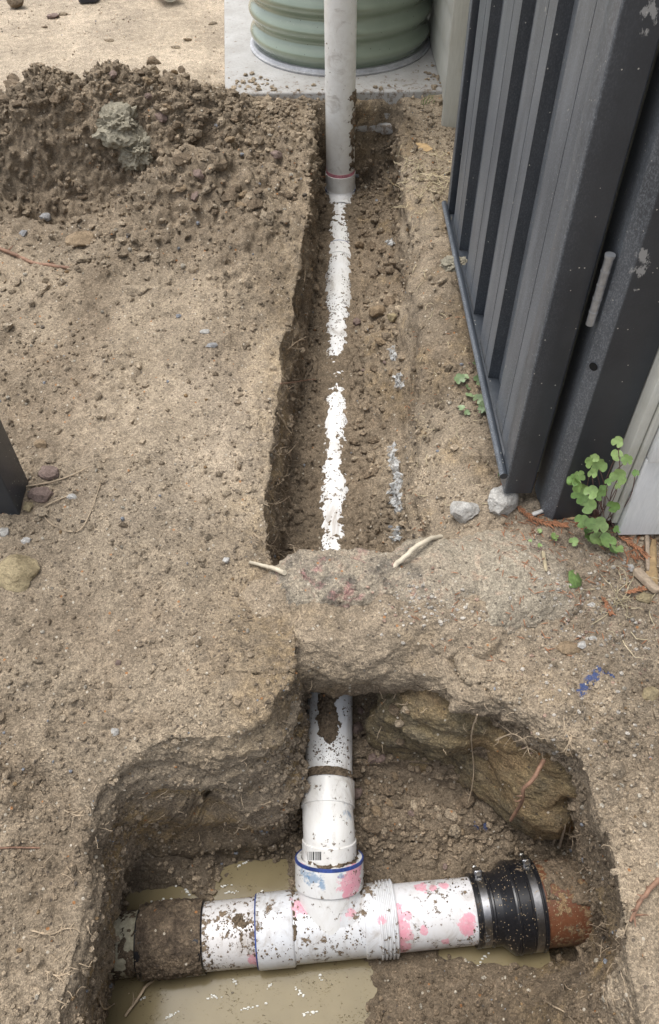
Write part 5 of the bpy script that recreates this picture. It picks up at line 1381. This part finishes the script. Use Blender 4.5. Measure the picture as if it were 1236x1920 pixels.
def spray(label, pts, n_b, L_, seed):
    q = random.Random(seed); P = smooth_path(pixpath(pts, .006), 4); m = MB(); m.tube(P, .0011, 5)
    for i, p_ in enumerate(P[1:]):
        d = nrm(P[min(i + 2, len(P) - 1)] - P[i]); s_ = nrm(np.cross(d, (0, 0, 1)))
        for sg in (-1, 1):
            e = p_ + (s_ * sg * .7 + d) * L_ * q.uniform(.5, 1.0) + np.array([0, 0, q.uniform(0, .003)]); m.tube([p_, (p_ + e) / 2 + np.array([0, 0, .001]), e], [.0014, .0016, .0004], 5, False)
    return tag(link('conifer_spray', m.mesh('conifer_spray', True, sharp=80), M['needle']), label, 'twig')
spray('rusty conifer spray beside the pale rocks', [(968, 948), (985, 962), (1005, 975), (1030, 984)], 8, .012, 1)
spray('rusty conifer spray at the foot of the gate post', [(1030, 978), (1045, 984), (1060, 985)], 8, .012, 2)
spray('small orange conifer spray on the right bank', [(1128, 1118), (1138, 1135), (1146, 1150)], 8, .009, 3)
spray('orange conifer spray under the driftwood chips', [(1172, 1112), (1190, 1108), (1206, 1104)], 8, .009, 4)
spray('orange conifer spray beneath the cracked wall', [(1160, 1005), (1180, 1018), (1200, 1032), (1212, 1044)], 8, .010, 5)

# pale gravel grains on the right bank and between the boulders
gv_ = []; gt_ = []
for i in range(620):
    k_ = rr.random()
    if k_ < .5: px, py = rr.gauss(1110, 55), rr.gauss(1130, 60)
    elif k_ < .75: px, py = rr.gauss(800, 60), rr.gauss(1130, 28)
    else: px, py = rr.uniform(960, 1230), rr.uniform(1180, 1420)
    if px > 1234: continue
    p, nn = hit(px, py); s_ = .0010 + .0026 * rr.random() ** 2.5
    gv_.append(iv * (1 + .6 * (rng.random((12, 1)) - .5)) * s_ * np.array([1.2, 1, .8]) + p + nn * s_ * .3); k_ = rr.uniform(.7, 1.1); gt_.append(np.array([.55, .50, .43]) * k_ if rr.random() < .75 else np.array([.42, .29, .22]) * k_)
gv_ = np.array(gv_); pg = mesh_np('pale_gravel', gv_.reshape(-1, 3), (if_[None] + (np.arange(len(gv_)) * 12)[:, None, None]).reshape(-1, 3), smooth=False)
setcol(pg, 'tint', np.concatenate([np.repeat(np.array(gt_), 12, 0), np.ones((len(gt_) * 12, 1))], 1))
tag(link('pale_gravel', pg, M['grain']), 'pale grit strewn around the flat boulder and right bank', kind='stuff')

# crumpled clear plastic along the right trench wall
def plastic():
    m, nt, b = mat_new('clear_plastic_film'); n = N(nt); P = n.pos(); a, _ = n.noise(P, 60, 4, .7)
    b.inputs['Base Color'].default_value = (.62, .62, .60, 1); b.inputs['Roughness'].default_value = .18; n.l(n.ramp(a, [(.38, .15), (.6, .85)]), b.inputs['Alpha'])
    n.l(n.bump(a, 1.0, .006), b.inputs['Normal']); return m
M['film'] = plastic()
def film(pts, w_, label, seed):
    q = np.random.default_rng(seed); P = smooth_path(pixpath(pts, .010), 10); n_ = len(P); k = 7; v = []
    for i, p_ in enumerate(P):
        for j in range(k):
            t = j / (k - 1) - .5; ww = w_ * (.5 + .5 * abs(math.sin(i * .9 + seed))) * (.4 + q.random() * .7)
            v.append(p_ + np.array([t * ww + .004 * q.normal(), .003 * q.normal(), t * ww * .7 + .004 * q.normal()]))
    f = [(i * k + j, i * k + j + 1, (i + 1) * k + j + 1, (i + 1) * k + j) for i in range(n_ - 1) for j in range(k - 1)]
    m = MB(); m.add(v, f); return tag(link('plastic_film', m.mesh('plastic_film', True, sharp=60), M['film']), label, 'plastic film')
film([(733, 835), (738, 870), (745, 900), (742, 935), (752, 958)], .032, 'long crumpled clear plastic film low on the right trench wall', 1)
film([(752, 985), (745, 1000), (742, 1012)], .026, 'crumpled plastic scrap at the near end of the trench', 2)
film([(735, 650), (738, 675)], .018, 'small plastic scrap halfway down the right trench wall', 3)
film([(746, 702), (748, 728)], .022, 'plastic scrap poking from the soil ledge below the brown stone', 4)
film([(726, 449), (738, 458)], .022, 'white plastic scrap near the far end of the trench', 5)

# things at the top of the yard
p = atz(322, 4, .165)
oc = empty('pipe_offcut', (p[0], p[1], .165 + .045), label='short cream pipe offcut lying on the sandy yard', cat='pipe')
m = hollow((0, 0, 0), nrm((-.45, 1, 0)), 0, .35, .045, .005, 48); link('barrel', m.mesh('barrel', True), plain('cream_pvc', (.62, .59, .50), .4), oc)
q = link('clod', stone_mesh('clod', 61, 3), SM['clod']); p = atz(30, 10, .165); q.location = (p[0], p[1], .18); q.scale = (.035, .03, .03); tag(q, 'dark clod at the top left of the sandy yard', 'clod')
p = atz(160, 0, .165); sh = MB()
# heel of a dark shoe just reaching into the frame
rows_ = [(-.13, .028), (-.115, .037), (-.08, .041), (-.03, .040), (.03, .043), (.09, .046), (.12, .036), (.135, .018)]
v = []; f = []
hgt = [.040, .062, .068, .066, .060, .045, .034, .022]
for (yy, ww), hh in zip(rows_, hgt):
    for xx, zz in ((-ww, 0), (-ww, .012), (-ww * .85, hh * .75), (-ww * .4, hh), (ww * .4, hh), (ww * .85, hh * .75), (ww, .012), (ww, 0)): v.append((xx, yy, zz))
for i in range(7):
    for j in range(8): f.append((i * 8 + j, i * 8 + (j + 1) % 8, (i + 1) * 8 + (j + 1) % 8, (i + 1) * 8 + j))
f += [tuple(range(8))[::-1], tuple(56 + j for j in range(8))]
sh.add(v, f); so_ = link('shoe', sh.mesh('shoe', True, sharp=50), plain('black_shoe', (.02, .02, .025), .6), loc=(p[0], p[1] + .115, .160)); so_.rotation_euler = (0, 0, .1)
tag(so_, 'dark shoe tip showing at the top left edge', 'shoe')
# dark debris on the sand
for i, (px, py, w_) in enumerate(((98, 34, 16), (118, 28, 12), (205, 77, 10), (85, 52, 8), (330, 90, 10), (400, 45, 10), (352, 76, 10))):
    p, nn = hit(px, py); o = link('clod', r_.choice(CM)); s_ = .5 * w_ / FPX * ((p - CAM) @ _F); o.scale = (s_ * 1.5, s_, s_ * .8); o.location = tuple(p + nn * s_ * .3)
    tag(o, 'small dark clod lying on the sandy yard', 'clod', 'small dark clods on the sandy yard')

# ================================================================== PLANTS
def leaf_mat(name, c, c2):
    m, nt, b = mat_new(name); n = N(nt); P = n.pos(); ob = n.node('ShaderNodeObjectInfo').outputs['Random']; a, _ = n.noise(P, 120, 3, .6)
    cc = n.mix(ob, c, c2); cc = n.mix(1.0, cc, n.ramp(a, [(.3, .8), (.7, 1.2)]), 'MULTIPLY'); n.l(cc, b.inputs['Base Color']); b.inputs['Roughness'].default_value = .5
    b.inputs['Subsurface Weight'].default_value = .12; b.inputs['Subsurface Radius'].default_value = (.002, .004, .001)
    return m
M['ivy'] = leaf_mat('ivy_leaf', (.15, .26, .065), (.27, .37, .13)); M['weed'] = leaf_mat('weed_leaf', (.15, .22, .10), (.24, .31, .16)); M['stem'] = plain('purple_stem', (.16, .09, .08), .6)
def leaf_mesh(seed, lobes=5):
    q = random.Random(seed); n_ = 40; v = [(0, 0, 0)]; ring2 = []
    for ringr in (.55, 1.0):
        for i in range(n_):
            a = i / n_ * 2 * math.pi; notch = 1 - .55 * math.exp(-((a - math.pi * 1.5) / .28) ** 2)
            r = (.86 + .14 * abs(math.cos(lobes * (a - math.pi / 2) / 2)) ** .5 - .10 * (abs(math.cos(lobes * (a - math.pi / 2) / 2)) < .35)) * notch * ringr
            v.append((r * math.cos(a), r * math.sin(a), .16 * r * r + .05 * math.sin(3 * a + seed) * ringr + q.uniform(-.015, .015)))
    f = [(0, 1 + i, 1 + (i + 1) % n_) for i in range(n_)] + [(1 + i, 1 + n_ + i, 1 + n_ + (i + 1) % n_, 1 + (i + 1) % n_) for i in range(n_)]
    m = MB(); m.add(v, f); return m.mesh('leaf', True, sharp=80)
LM = [leaf_mesh(i, 5 if i % 2 else 3) for i in range(6)]
def plant(name, label, leaves, mat, base_px, seed, climb=True, ystem=None):
    q = random.Random(seed); b0, _ = hit(*base_px); e = empty(name, tuple(b0), label=label, cat='plant'); sm = MB()
    for px, py, w_ in leaves:
        gp_, nn = hit(px, py)
        if climb and py < 985:
            yv = .885 - (985 - py) * .00012; p = aty(px, py, yv + q.uniform(-.02, .01)); nrm_ = nrm(np.array([q.gauss(0, .35) - .15, -.75, .65 + q.gauss(0, .3)]))
        else:
            p = gp_ + nn * q.uniform(.006, .03 if climb else .014); nrm_ = nrm(np.array([q.gauss(0, .25), -.25 + q.gauss(0, .2), 1]))
        s_ = .5 * w_ / FPX * ((p - CAM) @ _F) * (1.15 if climb else 1.15)
        o = bpy.data.objects.new('leaf', q.choice(LM)); col.objects.link(o)
        if not o.data.materials: o.data.materials.append(M['ivy'])
        o.material_slots[0].link = 'OBJECT'; o.material_slots[0].material = M[mat]
        rot = Vector(nrm_).to_track_quat('Z', 'Y').to_matrix() @ Matrix.Rotation(q.uniform(-1.2, 1.2), 3, 'Z')
        o.parent = e; o.location = Vector(p) - Vector(b0); o.rotation_euler = rot.to_euler(); o.scale = (s_, s_, s_)
        st = b0 + np.array([q.uniform(-.02, .02), q.uniform(-.01, .015), 0]) if climb else gp_ + np.array([q.uniform(-.015, .015), q.uniform(-.015, .015), 0])
        mid = (st + p) / 2 + np.array([q.uniform(-.015, .015), q.uniform(-.01, .005), .012 if climb else .004])
        sm = MB(); sm.tube(smooth_path([st, mid, p - nrm_ * .001], 4), .0008, 5, False); at_local(link('stem', sm.mesh('stem', True, sharp=80), M['stem'], e), e)
    return e
Z4 = lambda a, b_, r: (780 + a / 2.526, 500 + b_ / 2.526, r * 2 / 2.526)
ivy = [Z4(*q) for q in ((955, 830, 25), (950, 893, 26), (1000, 915, 25), (1040, 978, 16), (835, 925, 32), (865, 945, 36), (770, 1000, 32), (755, 1030, 38), (745, 1010, 26), (960, 995, 36), (910, 1020, 16), (835, 978, 22), (775, 1085, 36), (830, 1068, 30), (872, 1080, 26),
        (815, 1130, 36), (800, 1105, 26), (935, 1135, 28), (885, 1055, 20), (785, 1205, 30), (870, 1225, 36), (825, 1215, 26), (815, 1258, 30), (838, 1310, 36), (820, 1290, 28), (895, 1362, 36), (920, 1375, 28), (905, 1300, 28), (925, 1345, 22), (765, 1332, 20), (940, 1255, 18), (955, 1040, 14), (875, 1250, 20), (805, 1285, 22), (790, 1050, 24), (850, 905, 18))]
plant('ivy_leaved_plant', 'bright green scalloped plant climbing the grey wall corner', ivy, 'ivy', (1128, 985), 3)
weeds = [Z4(*q) for q in ((210, 540, 24), (230, 530, 18), (290, 540, 20), (262, 622, 22), (290, 635, 22), (315, 675, 24), (325, 690, 18), (225, 680, 16), (245, 705, 14), (305, 575, 18), (285, 465, 16), (250, 580, 14), (270, 480, 10), (300, 690, 16), (330, 640, 14))]
plant('weed', 'low grey green weed beside the gate bottom rail', weeds, 'weed', (895, 740), 5, climb=False)
plant('seedling', 'tiny seedling next to the pale rocks under the gate', [Z4(400, 988, 14), Z4(412, 990, 10)], 'weed', (940, 893), 6, climb=False)
plant('seedling', 'small green sprig on the flat boulder below the ivy', [Z4(670, 1285, 18), Z4(655, 1290, 10), Z4(568, 1252, 11), Z4(580, 1335, 10), Z4(540, 1325, 8)], 'ivy', (1045, 1008), 7, climb=False)
M['greenleaf'] = plain('mottled_green_leaf', (.13, .21, .06), .6, vary=.35, scale=160)
flat_leaf([(1066, 1072), (1074, 1069), (1084, 1076), (1091, 1088), (1090, 1098), (1080, 1103), (1068, 1102), (1066, 1088)], .004, 'greenleaf', 'fallen_leaf', 'single mottled green leaf lying on the grit right of the flat boulder', 'leaf')
m = MB()
for i in range(7):
    b0 = np.array([.30 + rng.random() * .02, 2.47, .13]); m.tube([b0, b0 + [rng.normal() * .01, -.01, .03], b0 + [rng.normal() * .02, -.02, .055]], [.0009, .0008, .0002], 4, False)
tag(link('grass_tuft', m.mesh('grass_tuft', True), M['ivy']), 'tiny green grass tuft at the right slab corner', 'grass')
print('objects', len(bpy.data.objects))
